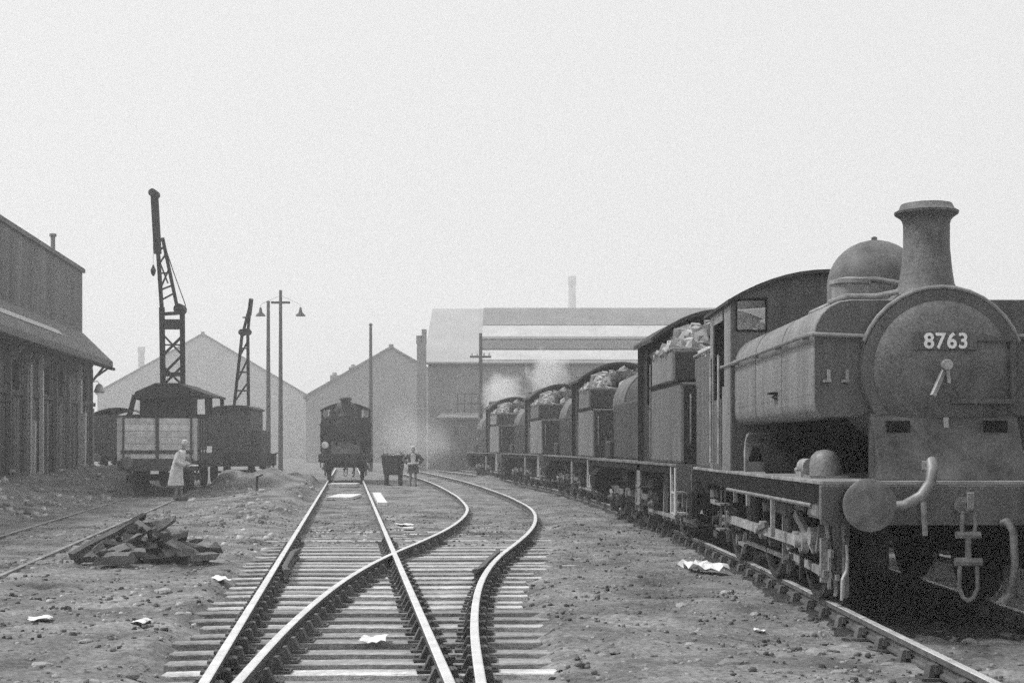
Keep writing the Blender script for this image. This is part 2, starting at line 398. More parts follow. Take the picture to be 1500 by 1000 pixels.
# check rails beside the outer rails and wing rails at the crossing
for T, Xc, off in ((MAIN_T, MAIN_X, -G+.11), (DIV_T, DIV_X, G-.11)):
    p = offset_path(T, Xc, off, 16.9, 20.6); q = .05 if off < 0 else -.05
    p[0] = (p[0][0]+q, p[0][1]); p[-1] = (p[-1][0]+q, p[-1][1])
    sweep_rail(p, -.004).build('check_rail', ['rail_side', 'rail_side'], turnout)
y = 2.6; k = 0
while y < 30:
    l = float(main_x(y)) - G - random.uniform(.42,.60); r = float(max(div_x(y), main_x(y))) + G + random.choice([.45,.5,.55,.62,.8,1.05])
    s = link('sleeper', SL, turnout, loc=((l+r)/2, y, -.163 + random.uniform(-.012,.012)), rz=R(2.2+random.uniform(-1,1)), scale=(r-l, random.uniform(.82,1.0), 1))
    if y < 24:
        xs = [float(main_x(y))-G, float(main_x(y))+G, float(div_x(y))-G, float(div_x(y))+G]
        kept = []
        for j, x in enumerate(xs):
            if y < 8 and j in (1, 2): continue
            if any(abs(x-q) < .24 for q in kept): continue
            kept.append(x)
            link('rail_chair', CH, turnout, loc=(x + .03*math.sin(j), y + (x-(l+r)/2)*.038, 0), rz=(R(6.6) if j < 2 else R(180 if j == 2 else 0)))
    y += random.uniform(.50,.58) if y < 20 else random.uniform(.6,.75)
eng = track('railway_track', 'curved track carrying the row of coupled steam engines', [(offset_path(ENG_T, ENG_X, -G, 1, 90), 0.0), (offset_path(ENG_T, ENG_X, G, 1, 90), 0.0)])
y = 2.2
while y < 34:
    c = float(eng_x(y)); L = 2.6
    link('sleeper', SL, eng, loc=(c, y, -.195), rz=R(random.uniform(-1,1)), scale=(L, 1, 1))
    link('rail_chair', CH, eng, loc=(c-G, y, 0), rz=R(180)); link('rail_chair', CH, eng, loc=(c+G, y, 0))
    y += random.uniform(.66,.74)
sid = track('railway_track', 'half buried dull siding track leading to the crane wagons', [(offset_path(SID_T, SID_X, -G, 8, 75), -.055), (offset_path(SID_T, SID_X, G, 8, 75), -.055)])
for o in sid.children: o.data.materials[0] = M['dull_rail']; o.data.materials[1] = M['cinder']

# ------------------------------------------------------------------ loose ballast, rubble
def scatter(name, label, matname, n, xr, yr, size, rej=None, cat='gravel', bias=1.0, zoff=0.0):
    ys = yr[0] + (yr[1]-yr[0]) * rng.random(n)**bias; xs = xr[0] + (xr[1]-xr[0]) * rng.random(n)
    keep = np.ones(n, bool)
    for T, Xc in ((MAIN_T, MAIN_X), (DIV_T, DIV_X), (ENG_T, ENG_X), (SID_T, SID_X)):
        d = np.abs(np.abs(xs - np.interp(ys, T, Xc)) - G); keep &= d > .10
    if rej is not None: keep &= rej(xs, ys)
    xs, ys = xs[keep], ys[keep]; n = len(xs); zs = ground_z(xs, ys) + zoff
    r = size[0] + (size[1]-size[0]) * rng.random(n)**3
    C = np.array([(-1,-1,-1),(1,-1,-1),(1,1,-1),(-1,1,-1),(-1,-1,1),(1,-1,1),(1,1,1),(-1,1,1)], float)
    V = C[None] * (.45 + .5*rng.random((n,8,3))) * r[:,None,None]*.8
    V[:,4:,:2] *= .72
    V[:,:,2] *= .62
    a = rng.random(n)*6.283; ca, sa = np.cos(a), np.sin(a)
    vx = V[:,:,0]*ca[:,None]-V[:,:,1]*sa[:,None]; vy = V[:,:,0]*sa[:,None]+V[:,:,1]*ca[:,None]
    V[:,:,0] = vx + xs[:,None]; V[:,:,1] = vy + ys[:,None]; V[:,:,2] += (zs + r*.18)[:,None]
    F = np.array([(0,3,2,1),(4,5,6,7),(0,1,5,4),(1,2,6,5),(2,3,7,6),(3,0,4,7)])
    Q = (F[None] + (np.arange(n)*8)[:,None,None]).reshape(-1,4)
    me = bpy.data.meshes.new(name); me.vertices.add(n*8); me.vertices.foreach_set('co', V.reshape(-1))
    me.loops.add(Q.size); me.loops.foreach_set('vertex_index', Q.ravel().astype(np.int32))
    me.polygons.add(len(Q)); me.polygons.foreach_set('loop_start', np.arange(0, Q.size, 4, dtype=np.int32))
    me.update(calc_edges=True); me.materials.append(M[matname])
    return tag(link(name, me), label, cat, kind='stuff')
def in_bed(x, y): return ((x > main_x(y)-1.2) & (x < np.maximum(div_x(y), main_x(y))+1.15) & (y < 21))
scatter('gravel', 'loose grey cinders and small stones strewn over the yard', 'gravel', 48000, (-9, 8), (5, 40), (.006,.036), lambda x, y: ~in_bed(x, y), bias=1.5)
scatter('gravel', 'fine dark cinders between the turnout timbers', 'bed_gravel', 9000, (-4, 1.4), (5, 24), (.008,.030), lambda x, y: in_bed(x, y), bias=1.1, zoff=-.01)
scatter('clinker', 'dark clinker and coal bits strewn about the yard', 'clinker', 9000, (-9, 7), (5.5, 34), (.008,.05), lambda x, y: ~in_bed(x, y) & (vnoise(x*.8, y*.5, 14) > .45), bias=1.5, cat='clinker')
scatter('rubble', 'pale stone chips on the open ground left of the turnout', 'rubble', 5200, (-9, -2.5), (8, 34), (.010,.065), lambda x, y: ~in_bed(x, y) & (vnoise(x*.9, y*.6, 24) > .5), cat='rubble')
scatter('rubble', 'pale broken stone and ash rubble heaped left of the main track', 'rubble', 2600, (-13, -3.2), (21, 66), (.02,.15),
        lambda x, y: (np.abs(x - sid_x(y)) > 1.1) & (x < main_x(y)-1.1) & (rng.random(len(x)) < np.clip(.1 + .9*(vnoise(x*.7, y*.3, 4) > .55), 0, 1)), cat='rubble')
scatter('rubble', 'pale rubble and clinker along the foot of the left shed', 'rubble', 1500, (-22, -10.5), (30, 62), (.03,.2), lambda x, y: x < sid_x(y)-1.2, cat='rubble')

# ------------------------------------------------------------------ steam engines
def arc_z(x, hw, eave, crown): return eave + (crown-eave)*(1-(x/hw)**2)
def add_wheel(parent, y, side, r=.70, spokes=14, mt='loco_black', crank=None):
    x = side*.75
    m = MB()
    m.lathe([(r*.17,-.09),(r*.17,.09)], (x,y,r), 'x', 14)                         # hub
    for i in range(spokes):
        a = 2*math.pi*i/spokes; c, s = math.cos(a), math.sin(a)
        m.bar((x, y+c*r*.13, r+s*r*.13), (x, y+c*r*.86, r+s*r*.86), .045, .05, up=(1,0,0))
    n = 36; vs = []
    for (rr, h) in ((r*.82,-.05),(r*.82,.05),(r*.90,.05),(r*.90,-.05)):
        for j in range(n):
            t = 2*math.pi*j/n; vs.append((x+h, y+rr*math.cos(t), r+rr*math.sin(t)))
    m.add(vs, [(i*n+j, i*n+(j+1)%n, ((i+1)%4)*n+(j+1)%n, ((i+1)%4)*n+j) for i in range(4) for j in range(n)])
    if crank is not None:
        m.lathe([(.07,-.02),(.07,.16)], (x+side*.06, y+crank[0], r+crank[1]), 'x', 12)
        m.bar((x+side*.05, y, r), (x+side*.05, y+crank[0]*1.25, r+crank[1]*1.25), .16, .06, up=(1,0,0))
    w_ = m.build('wheel', mt, parent, smooth=True)
    t = MB(); vs = []
    for (rr, h) in ((r*.90,-.07),(r*.90,.07),(r*.995,.065),(r*1.0,-.03),(r*1.04,-.045),(r*1.04,-.07)):
        for j in range(n):
            a = 2*math.pi*j/n; vs.append((x+side*h, y+rr*math.cos(a), r+rr*math.sin(a)))
    t.add(vs, [(i*n+j, i*n+(j+1)%n, ((i+1)%6)*n+(j+1)%n, ((i+1)%6)*n+j) for i in range(6) for j in range(n)])
    t.build('tyre', 'tyre_steel', w_, smooth=True)
    return w_
def add_buffer(parent, x, y_face, y_beam, z=.985, headmat='buffer_steel', r=.215):
    s = 1 if y_beam > y_face else -1
    m = MB(); L = abs(y_beam-y_face)
    m.lathe([(.10,L),(.155,L),(.155,L-.04),(.125,L-.05),(.115,.16),(.075,.15),(.075,.05)], (x,y_face,z), 'y', 24) if s > 0 else \
        m.lathe([(.10,-L),(.155,-L),(.155,-L+.04),(.125,-L+.05),(.115,-.16),(.075,-.15),(.075,-.05)], (x,y_face,z), 'y', 24)
    b = m.build('buffer', 'loco_black', parent, smooth=True)
    h = MB(); h.lathe([(r*.55,0),(r*.9,s*.012),(r,s*.025),(r,s*.05),(r*.5,s*.075)], (x,y_face,z), 'y', 32)
    h.build('buffer_head', headmat, b, smooth=True)
def roof_piece(hw, eave, crown, y0, y1, th=.04, n=14):
    m = MB(); top = [(-hw+2*hw*i/n) for i in range(n+1)]
    prof = [(x, arc_z(x,hw,eave,crown)) for x in top] + [(x, arc_z(x,hw,eave,crown)-th) for x in reversed(top)]
    m.prism(prof, y0, y1); return m
def coal_heap(parent, x0, x1, y0, y1, z, h, n, r=(.07,.17), seed=1):
    rr = random.Random(seed); m = MB()
    for i in range(n):
        x = rr.uniform(x0, x1); y = rr.uniform(y0, y1)
        e = max(0, 1-(2*abs(x-(x0+x1)/2)/(x1-x0))**3) * max(0, 1-(2*abs(y-(y0+y1)/2)/(y1-y0))**3)
        m.lump((x, y, z - .06 + h*e*rr.uniform(.55,1)), rr.uniform(*r), (1,1,.85), rr)
    m.box(x0, x1, y0, y1, z-.5, z-.07)
    return tag(m.build('coal', 'coal', parent), kind='stuff')

def under_gear(parent, y0, y1, n, seed, xo):
    # brackets, hangers, oil pots and rods crowded under the footplate
    rr = random.Random(seed); m = MB()
    for i in range(n):
        s = -1 if i % 2 else 1; x = s*rr.uniform(xo-.22, xo); y = rr.uniform(y0, y1); z = rr.uniform(.25, .98); k = rr.random()
        if k < .45: h = rr.uniform(.1,.34); m.bar((x,y,z-h*.5),(x+rr.uniform(-.03,.03),y+rr.uniform(-.12,.12),min(z+h*.5,1.0)), rr.uniform(.025,.07), rr.uniform(.03,.09), up=(1,0,0))
        elif k < .65: m.bar((x,y-.2,z),(x,y+rr.uniform(.1,.3),z+rr.uniform(-.12,.12)), rr.uniform(.03,.05), rr.uniform(.03,.07))
        elif k < .85: m.lathe([(rr.uniform(.03,.09),-.05),(rr.uniform(.04,.10),.05)], (x,y,z), rr.choice('xz'), 9)
        else: m.lump((x,y,z), rr.uniform(.06,.13), rnd=rr)
    return tag(m.build('underframe_gear', 'gear_bits', parent), kind='stuff')
def rivets(parent, pts, nrm, r=.011, mt='loco_paint'):
    m = MB(); nrm = Vector(nrm).normalized(); a = nrm.orthogonal().normalized(); b = nrm.cross(a)
    for p in pts:
        p = Vector(p); o = len(m.v)
        for k in range(6): m.v.append(tuple(p + (a*math.cos(k*math.pi/3) + b*math.sin(k*math.pi/3))*r))
        m.v.append(tuple(p + nrm*r*.7)); m.f += [(o+k, o+(k+1)%6, o+6) for k in range(6)]; m.mi += [0]*6
    return tag(m.build('rivets', mt, parent, smooth=True), kind='stuff')
def pannier(name, label, loc, rz, number=None, paint='loco_paint', tankp='loco_tank_paint', smk='loco_smokebox'):
    t = thing(name, label, 'locomotive', loc, rz)
    HW = 1.10; RP = 1.17
    # frames and running plate
    for s in (-1, 1): MB().box(s*.60-.015, s*.60+.015, .52, 8.95, .42, RP-.04).build('frame_plate', 'loco_black', t)
    MB().box(-.58,.58,2.6,8.0,.55,1.1).build('ashpan', 'loco_black', t)
    MB().box(-1.15,1.15,.50,9.0,RP-.035,RP).build('running_plate', 'running_edge', t, bevel=.006)
    for s in (-1, 1):
        v = MB().box(s*1.13-.012, s*1.13+.012, .54, 8.98, RP-.20, RP-.037).build('valance', 'loco_black', t)
        MB().tube([(s*1.125, 1.0, RP-.225), (s*1.125, 5.9, RP-.225)], .024, 8).build('pipe', 'worn_steel', t)
        for yy in (2.9, 4.4, 5.3): MB().box(s*1.12-.02, s*1.12+.02, yy, yy+.05, .55 if yy < 3 else .8, RP-.22).build('bracket', 'bright_rod', t)
    # buffer beams, buffers, couplings
    for y_f, y_b, s in ((0, .45, 1), (9.5, 9.05, -1)):
        MB().box(-1.17,1.17, min(y_b,y_b+.05*s), max(y_b,y_b+.05*s), .80, RP-.036).build('buffer_beam', paint, t, bevel=.008)
        for sx in (-1, 1): add_buffer(t, sx*.87, y_f, y_b)
        o = MB(); yy = y_b - s*.02
        o.lathe([(.07,0),(.07,.02)] if s < 0 else [(.07,-.02),(.07,0)], (0,yy,.97), 'y', 12)
        o.bar((0,yy,.97),(0,yy-s*.2,.97), .05,.07); o.bar((0,yy-s*.2,.95),(0,yy-s*.22,1.08), .05,.05)
        o.build('coupling_hook', 'worn_steel', t)
        o = MB(); q = yy - s*.16
        for sx in (-1,1): o.tube([(sx*.045,q,.93),(sx*.055,q-.01*s,.82),(sx*.05,q,.74)], .018, 6)
        o.lathe([(.03,-.10),(.03,.10)], (0,q,.73), 'x', 8); o.tube([(0,q,.73),(0,q,.52)], .026, 8)
        o.lathe([(.035,-.11),(.035,.11)], (0,q,.51), 'x', 8)
        for sx in (-1,1): o.tube([(sx*.07,q,.51),(sx*.075,q,.30),(sx*.045,q,.22),(0,q,.19)], .018, 6)
        o.build('screw_coupling', 'buffer_steel', t, smooth=True)
        o = MB(); o.tube([(.34,yy,.82),(.34,yy-s*.10,.84),(.37,yy-s*.16,.76),(.38,yy-s*.17,.5),(.36,yy-s*.15,.25),(.30,yy-s*.12,.17)], .032, 10)
        o.build('vacuum_hose', 'buffer_steel', t, smooth=True)
    # the fat curved pipe on the front beam
    if number is not None:
        o = MB(); o.tube([(-.28,.40,1.30),(-.28,.34,1.33),(-.285,.30,1.28),(-.31,.27,1.16),(-.39,.26,1.05),(-.53,.27,.97),(-.70,.32,.955),(-.74,.40,.97)], .046, 12)
        o.build('steam_pipe', 'worn_steel', t, smooth=True)
        MB().box(-.32,-.25,.36,.5,1.26,1.34).build('pipe_bracket', 'worn_steel', t, bevel=.01)
        o = MB(); o.tube([(-.33,.40,1.0),(-.33,.38,.86),(-.315,.40,.72)], .024, 8).build('drain_cock', 'worn_steel', t, smooth=True)
        for sx in (-1, 1):
            o = MB(); o.tube([(sx*.90,.70,.62),(sx*.90,.66,.50),(sx*.905,.68,.40),(sx*.945,.66,.33),(sx*.95,.66,.15)], .014, 6)
            o.build('sand_pipe', 'bright_rod', t)
    # smokebox, saddle
    o = MB(); o.prism([(.62,RP),(1.04,RP),(1.04,1.76),(.90,1.70),(.72,1.35)], -.63, .63, axis='x'); o.build('saddle', 'loco_apron', t, bevel=.012)
    for sx in (-1,1): MB().box(sx*.42-.10, sx*.42+.10, .835, .875, 1.58, 1.68).build('saddle_hole', 'loco_black', t)
    BZ = 2.13
    o = MB(); o.lathe([(.60,1.0),(.66,1.01),(.66,2.25)], (0,0,BZ), 'y', 48).build('smokebox', smk, t, smooth=True)
    o = MB(); o.lathe([(.62,.985),(.695,.985),(.70,1.0),(.70,1.06),(.66,1.07)], (0,0,BZ), 'y', 56).build('smokebox_ring', 'loco_paint', t, smooth=True)
    d = MB(); d.lathe([(.02,.885),(.18,.888),(.36,.905),(.50,.93),(.575,.955),(.60,.975),(.60,.99)], (0,0,BZ), 'y', 56)
    door = d.build('smokebox_door', smk, t, smooth=True)
    o = MB(); o.bar((0,.87,BZ+.02),(-.13,.82,BZ-.24),.035,.045); o.lathe([(.05,.82),(.05,.90)], (0,0,BZ+.03), 'y', 14); o.bar((0,.84,BZ+.03),(.02,.84,BZ-.13),.03,.03)
    o.build('dart_handle', 'bright_rod', door, bevel=.006)
    o = MB()
    for z in (BZ+.26, BZ-.28): o.box(.05,.60,.885,.915,z-.02,z+.02)
    o.tube([(.60,.93,BZ-.34),(.60,.93,BZ+.32)], .025, 8); o.build('hinge_strap', 'loco_paint', door)
    o = MB(); o.box(-.05,.05,.90,.95,BZ-.52,BZ-.46); o.box(-.02,.02,.86,.90,BZ-.53,BZ-.42); o.box(-.09,.09,.92,.95,BZ-.50,BZ-.475); o.build('lamp_iron', 'bright_rod', door)
    if number:
        MB().box(-.27,.27,.872,.886,BZ+.162,BZ+.325).build('number_plate', 'loco_paint', door, bevel=.004)
        cu = bpy.data.curves.new('number', 'FONT'); cu.body = number; cu.size = .185; cu.extrude = .006; cu.offset = .004; cu.align_x = 'CENTER'; cu.space_character = 1.12
        tmp = bpy.data.objects.new('number', cu); col.objects.link(tmp); bpy.context.view_layer.update()
        tm = bpy.data.meshes.new_from_object(tmp.evaluated_get(bpy.context.evaluated_depsgraph_get()))
        bpy.data.objects.remove(tmp); tm.materials.clear(); tm.materials.append(M['white_paint'])
        for v_ in tm.vertices: x, y_, z = v_.co; v_.co = (x*.95, .866 - z, y_ + BZ+.178)
        tm.update(); link('number', tm, door)
    if number:
        rivets(t, [(.647*math.cos(2*math.pi*i/40), .984, BZ+.647*math.sin(2*math.pi*i/40)) for i in range(40)], (0,-1,0), .012, smk)
        rivets(t, [(-1.12+.1*i, .449, z) for i in range(23) for z in (.84, 1.10)], (0,-1,0), .013, paint)
        rivets(t, [(sx*.60, .77+.0, 1.24) for sx in (-1,1)], (0,-1,.4), .012, smk)
    # boiler barrel, firebox
    o = MB(); o.lathe([(.60,2.2),(.62,2.21),(.62,5.5)], (0,0,BZ), 'y', 40).build('boiler', 'loco_black', t, smooth=True)
    MB().box(-.60,.60,4.3,5.5,1.0,2.2).build('firebox', 'loco_black', t)
    # pannier tanks
    P = [(.45,1.95),(.62,1.76),(.70,1.72),(.99,1.72),(1.06,1.745),(1.09,1.79),(HW,1.86),(HW,2.44),(1.085,2.53),(1.04,2.62),(.97,2.69),(.88,2.735),(.78,2.75),(.40,2.75)]
    for s in (-1, 1):
        o = MB(); o.prism([(s*x,z) for x,z in P], 1.09, 5.50)
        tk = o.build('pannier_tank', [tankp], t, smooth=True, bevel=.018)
        fr = MB(); fr.prism([(s*(x-.012) if x > .7 else s*x, (z+.01 if z < 2 else z-.01)) for x,z in P], 1.07, 1.092); fr.build('tank_front', paint, tk)
        for yy in (2.55, 4.05): MB().prism([(s*(x+.004),z) for x,z in P if x > .7] + [(s*.7,2.2)], yy, yy+.05).build('tank_seam', tankp, tk)
        if number:
            ys_ = [1.16+.09*i for i in range(49)]
            rivets(tk, [(s*(HW+.001), q, z) for q in ys_ for z in (1.92, 2.38)] + [(s*(HW+.001), q, 1.92+.092*i) for q in (1.15, 5.44, 2.51, 2.65, 4.01, 4.15) for i in range(1,5)], (s,0,0), mt=tankp)
            rivets(tk, [(s*(.70+.075*i), 1.069, 1.80) for i in range(5)] + [(s*1.05, 1.069, 1.86+.085*i) for i in range(7)] + [(s*(.72+.08*i), 1.069, 2.69) for i in range(3)] + [(s*(.74+.08*i), 1.069, 2.39) for i in range(5)], (0,-1,0), mt=paint)
        for xx in (.98, .82):
            o = MB(); o.box(s*xx-.04, s*xx+.02, 1.0, 1.07, 2.02, 2.04); o.box(s*xx-.012, s*xx+.012, 1.0, 1.02, 2.04, 2.13); o.build('lamp_iron', 'running_edge', tk)
        o = MB(); o.box(s*(HW+.005), s*(HW+.07), 2.75, 2.95, 1.98, 2.0); o.tube([(s*HW,2.8,1.98),(s*(HW+.05),2.8,1.95),(s*HW,2.8,1.93)], .012, 6); o.build('tank_step', 'loco_black', tk)
    # handrail: along the tanks, across their fronts and over the smokebox
    hp = [(-HW-.05,6.35,2.44),(-HW-.05,1.10,2.44),(-HW-.02,1.03,2.44),(-.66,1.01,2.42)]
    for a in range(160, 19, -10): hp.append((.72*math.cos(R(a)), 1.0, BZ+.72*math.sin(R(a))))
    hp += [(.66,1.01,2.42),(HW+.02,1.03,2.44),(HW+.05,1.10,2.44),(HW+.05,6.35,2.44)]
    o = MB(); o.tube(hp, .020, 8)
    for s in (-1,1):
        for yy in (1.3,2.6,3.9,5.2,6.35): o.lathe([(.03,-.03),(.03,.03)], (s*(HW+.03),yy,2.44), 'x', 8)
    o.build('handrail', 'worn_steel', t, smooth=True)
    # chimney, dome, filler, safety valve
    o = MB(); o.lathe([(.42,2.70),(.36,2.78),(.285,2.84),(.245,2.92),(.225,3.05),(.205,3.25),(.205,3.46),(.215,3.50),(.235,3.525),(.28,3.555),(.285,3.575),(.245,3.60),(.225,3.645),(.17,3.645),(.16,3.4)], (0,1.45,0), 'z', 36)
    o.build('chimney', smk, t, smooth=True)
    o = MB(); prof = [(.60,2.62),(.54,2.72),(.49,2.80),(.48,2.95),(.48,3.12)] + [(.48*math.cos(R(a)), 3.12+.47*math.sin(R(a))) for a in range(10, 90, 10)] + [(.03,3.59),(.03,3.62),(.01,3.63)]
    o.lathe(prof, (0,3.3,0), 'z', 40).build('steam_dome', smk, t, smooth=True)
    o = MB(); o.lathe([(.17,2.74),(.17,2.98),(.19,2.99),(.19,3.03),(.05,3.06)], (-.55,2.05,0), 'z', 20);
    o.tube([(-.55,2.05,3.03),(-.3,2.08,3.04),(-.05,2.08,3.0)], .028, 8)
    o.build('tank_filler', 'running_edge', t, smooth=True)
    o = MB(); o.tube([(-.92,1.3,2.74),(-.75,1.3,2.80),(-.5,1.3,2.80),(-.30,1.3,2.84)], .025, 8); o.tube([(-.80,1.5,2.77),(-.80,2.6,2.77),(-.7,3.0,2.79),(-.45,3.1,2.82)], .03, 8)
    o.build('pipe', 'running_edge', t, smooth=True)
    o = MB(); o.lathe([(.20,2.72),(.17,2.8),(.13,3.1),(.11,3.25),(.14,3.28),(.12,3.32)], (0,4.7,0), 'z', 24).build('safety_valve', 'worn_steel', t, smooth=True)
    # cab
    CW = 1.13; EV, CR = 3.20, 3.56
    def plate(y, nm, wa, wb, za, zb):
        m = MB(); az = lambda x: arc_z(x, CW+.05, EV-.02, CR-.03); th = .022
        for s in (-1,1):
            m.prism([(s*CW,RP),(s*(wb+.002),RP),(s*(wb+.002),az(wb)),(s*CW,az(CW))], y, y+th)
            m.prism([(s*wb,RP),(s*wa,RP),(s*wa,za),(s*wb,za)], y, y+th)
            m.prism([(s*wb,zb),(s*wa,zb+.03),(s*wa,az(wa)),(s*wb,az(wb))], y, y+th)
        n = 8; wi = wa-.002; xs = [-wi+2*wi*i/n for i in range(n+1)]
        m.prism([(x, az(x)) for x in xs] + [(wi,RP),(-wi,RP)], y, y+th)
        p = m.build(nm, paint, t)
        for s in (-1,1):
            f = MB(); c4 = [(s*wb,za),(s*wa,za),(s*wa,zb+.03),(s*wb,zb)]
            for q in range(4): f.bar((c4[q][0],y-.006,c4[q][1]),(c4[(q+1)%4][0],y-.006,c4[(q+1)%4][1]),.02,.02)
            f.build('window_frame', 'loco_black', p)
            MB().box(min(s*wb,s*wa)+.003, max(s*wb,s*wa)-.003, y+.008, y+.012, za+.004, zb-.002).build('pane', 'window_glass', p)
    plate(5.53, 'cab_front', .72, 1.075, 2.84, 3.20); plate(7.28, 'cab_back', .36, .86, 2.90, 3.27)
    for s in (-1,1):
        m = MB()
        m.box(s*CW-.012, s*CW+.012, 5.555, 6.22, RP+.002, 2.2); m.box(s*CW-.012, s*CW+.012, 5.555, 6.05, 2.2, EV-.02)
        m.box(s*CW-.012, s*CW+.012, 7.0, 7.278, RP+.002, EV-.02); m.box(s*CW-.012, s*CW+.012, 6.2, 7.02, 3.02, EV-.02)
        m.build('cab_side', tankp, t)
        MB().box(s*CW-.02, s*CW+.0, 6.225, 6.98, RP+.003, 2.05).build('cab_door', paint, t)
        for yy in (6.27, 6.97): MB().tube([(s*(CW+.05),yy,1.25),(s*(CW+.05),yy,2.6)], .017, 8).build('handrail', 'bright_rod', t)
    roof_piece(CW+.06, EV, CR, 5.42, 7.55).build('cab_roof', 'roof_dark', t, smooth=True)
    MB().box(-1.0,1.0,5.6,7.2,RP,RP+.05).build('cab_floor', 'loco_black', t)
    MB().box(-.6,.6,5.52,5.7,RP,2.6).build('backhead', 'loco_black', t)
    # bunker
    b = MB(); b.prism([(7.30,RP+.002),(9.02,RP+.002),(9.02,2.30),(9.20,2.50),(9.20,2.75),(7.30,2.75)], -HW, HW, axis='x')
    bk = b.build('bunker', paint, t, bevel=.03)
    MB().tube([(-HW-.01,7.32,2.76),(-HW-.01,9.2,2.76),(HW+.01,9.2,2.76),(HW+.01,7.32,2.76)], .02, 6).build('bunker_beading', 'worn_steel', bk)
    coal_heap(t, -HW+.08, HW-.08, 7.36, 9.12, 2.80, .30, 150, seed=5)
    # wheels, rods, brake gear, steps, splashers
    ax = (2.3, 4.5, 7.0); ck = (-.17, -.16)
    for s in (-1,1):
        for yy in ax: add_wheel(t, yy, s, .70, crank=ck)
        m = MB()
        for a,b2 in ((ax[0],ax[1]),(ax[1],ax[2])): m.bar((s*.97,a+ck[0],.70+ck[1]),(s*.97,b2+ck[0],.70+ck[1]),.045,.10)
        for yy in ax: m.lathe([(.10,-.035),(.10,.035)], (s*.97,yy+ck[0],.70+ck[1]), 'x', 16); m.lathe([(.045,0),(.045,.09)] if s > 0 else [(.045,-.09),(.045,0)], (s*.97,yy+ck[0],.70+ck[1]), 'x', 10)
        m.build('coupling_rod', 'bright_rod', t, smooth=True)
        for yy in ax:
            m = MB(); m.bar((s*.76,yy-.80,.98),(s*.76,yy-.78,.30),.05,.07,up=(1,0,0))
            m.prism([(yy-.77,.45),(yy-.70,.48),(yy-.69,.80),(yy-.74,.85),(yy-.79,.7)], s*.76-.06, s*.76+.06, axis='x'); m.build('brake_hanger', 'buffer_steel', t)
            m = MB()
            for q in range(5): m.box(s*.66-.04, s*.66+.04, yy-.42+q*.06, yy+.42-q*.06, .74-q*.02-.4+.25, .755-q*.02-.4+.25)
            m.build('leaf_spring', 'buffer_steel', t)
        MB().bar((s*.80,1.45,.27),(s*.80,7.1,.27),.03,.05).build('brake_rod', 'running_edge', t)
        m = MB(); m.prism([(1.20,.95),(1.48,.95),(1.36,.52),(1.40,.14),(1.33,.10),(1.28,.14),(1.30,.5)], s*.76-.02, s*.76+.02, axis='x'); m.build('guard_iron', 'buffer_steel', t)
        m = MB(); m.prism([(1.50,.52),(1.64,.50),(1.55,.16),(1.52,.16)], s*.86-.012, s*.86+.012, axis='x'); m.build('brake_bracket', 'bright_rod', t)
        MB().tube([(s*.84,3.85,.95),(s*.82,3.80,.5),(s*.77,3.86,.12)], .02, 8).build('sand_pipe', 'bright_rod', t, smooth=True)
        m = MB(); m.tube([(s*.86,1.70,1.0),(s*.86,1.62,.70),(s*.82,1.60,.40),(s*.77,1.64,.16),(s*.76,1.72,.09)], .022, 8)
        m.build('sand_pipe', 'bright_rod', t, smooth=True)
        m = MB(); m.box(s*.90-.03, s*.90+.03, 1.55,1.62,.22,.62); m.bar((s*.90,1.5,.30),(s*.90,3.1,.36),.04,.07); m.bar((s*.92,1.85,.50),(s*.92,2.75,.80),.05,.09); m.lathe([(.09,-.05),(.09,.05)],(s*.92,1.9,.62),'x',14); m.lathe([(.075,-.05),(.075,.05)],(s*.92,2.65,.55),'x',14)
        m.bar((s*.9,3.4,.24),(s*.9,3.42,.95),.05,.06,up=(1,0,0)); m.build('brake_gear', 'running_edge', t)
        # splashers
        for yy in (4.5,):
            m = MB(); pts = [(yy+.76*math.cos(R(a)), .72+.76*math.sin(R(a))) for a in range(38, 143, 8)]
            m.prism(pts + [(p[0], p[1]-.02) for p in reversed(pts)], s*.62, s*1.02, axis='x'); m.build('splasher', 'loco_black', t, smooth=True)
        m = MB(); cx, cy = s*.93, 5.05
        pts = [(-.16,RP),(.16,RP),(.16,1.38),(.14,1.47),(.08,1.54),(-.04,1.56),(-.04,1.53),(.06,1.49),(.11,1.43),(.11,1.3)]
        m.prism([(4.98,RP),(5.08,RP),(5.08,1.42),(5.02,1.52),(4.90,1.60),(4.72,1.62),(4.72,1.60),(4.88,1.56),(4.96,1.50),(4.98,1.40)], s*.80, s*1.06, axis='x')
        m.build('splasher_end', 'running_edge', t, smooth=True)
        # sandbox and lubricator on the running plate
        m = MB(); m.lathe([(.14,RP),(.14,RP+.12),(.125,RP+.2),(.08,RP+.245),(.02,RP+.26)], (s*.88,1.62,0), 'z', 20); m.box(s*.88-.17,s*.88+.17,1.45,1.79,RP,RP+.025)
        m.build('sandbox', 'loco_tank_paint', t, smooth=True)
        m = MB(); m.lathe([(.075,-.15),(.075,.15)], (s*.92,2.2,RP+.10), 'y', 14); m.box(s*.92-.09,s*.92+.09,2.08,2.32,RP,RP+.05); m.lathe([(.03,0),(.03,.12)], (s*.95,2.42,RP+.06), 'y', 8); m.build('lubricator', 'running_edge', t, smooth=True)
        # cab steps and front steps
        for yy, zt in ((6.45,.0),(.95,.0)):
            m = MB(); m.box(s*1.07-.008,s*1.07+.008, yy-.02, yy, .38, RP-.036); m.box(s*1.07-.008,s*1.07+.008, yy+.32, yy+.34, .38, RP-.036)
            for z in (.40,.72): m.box(s*1.0 if s > 0 else s*1.14, s*1.14 if s > 0 else s*1.0, yy-.02, yy+.34, z, z+.025)
            if yy > 2: m.build('footstep', 'worn_steel', t)
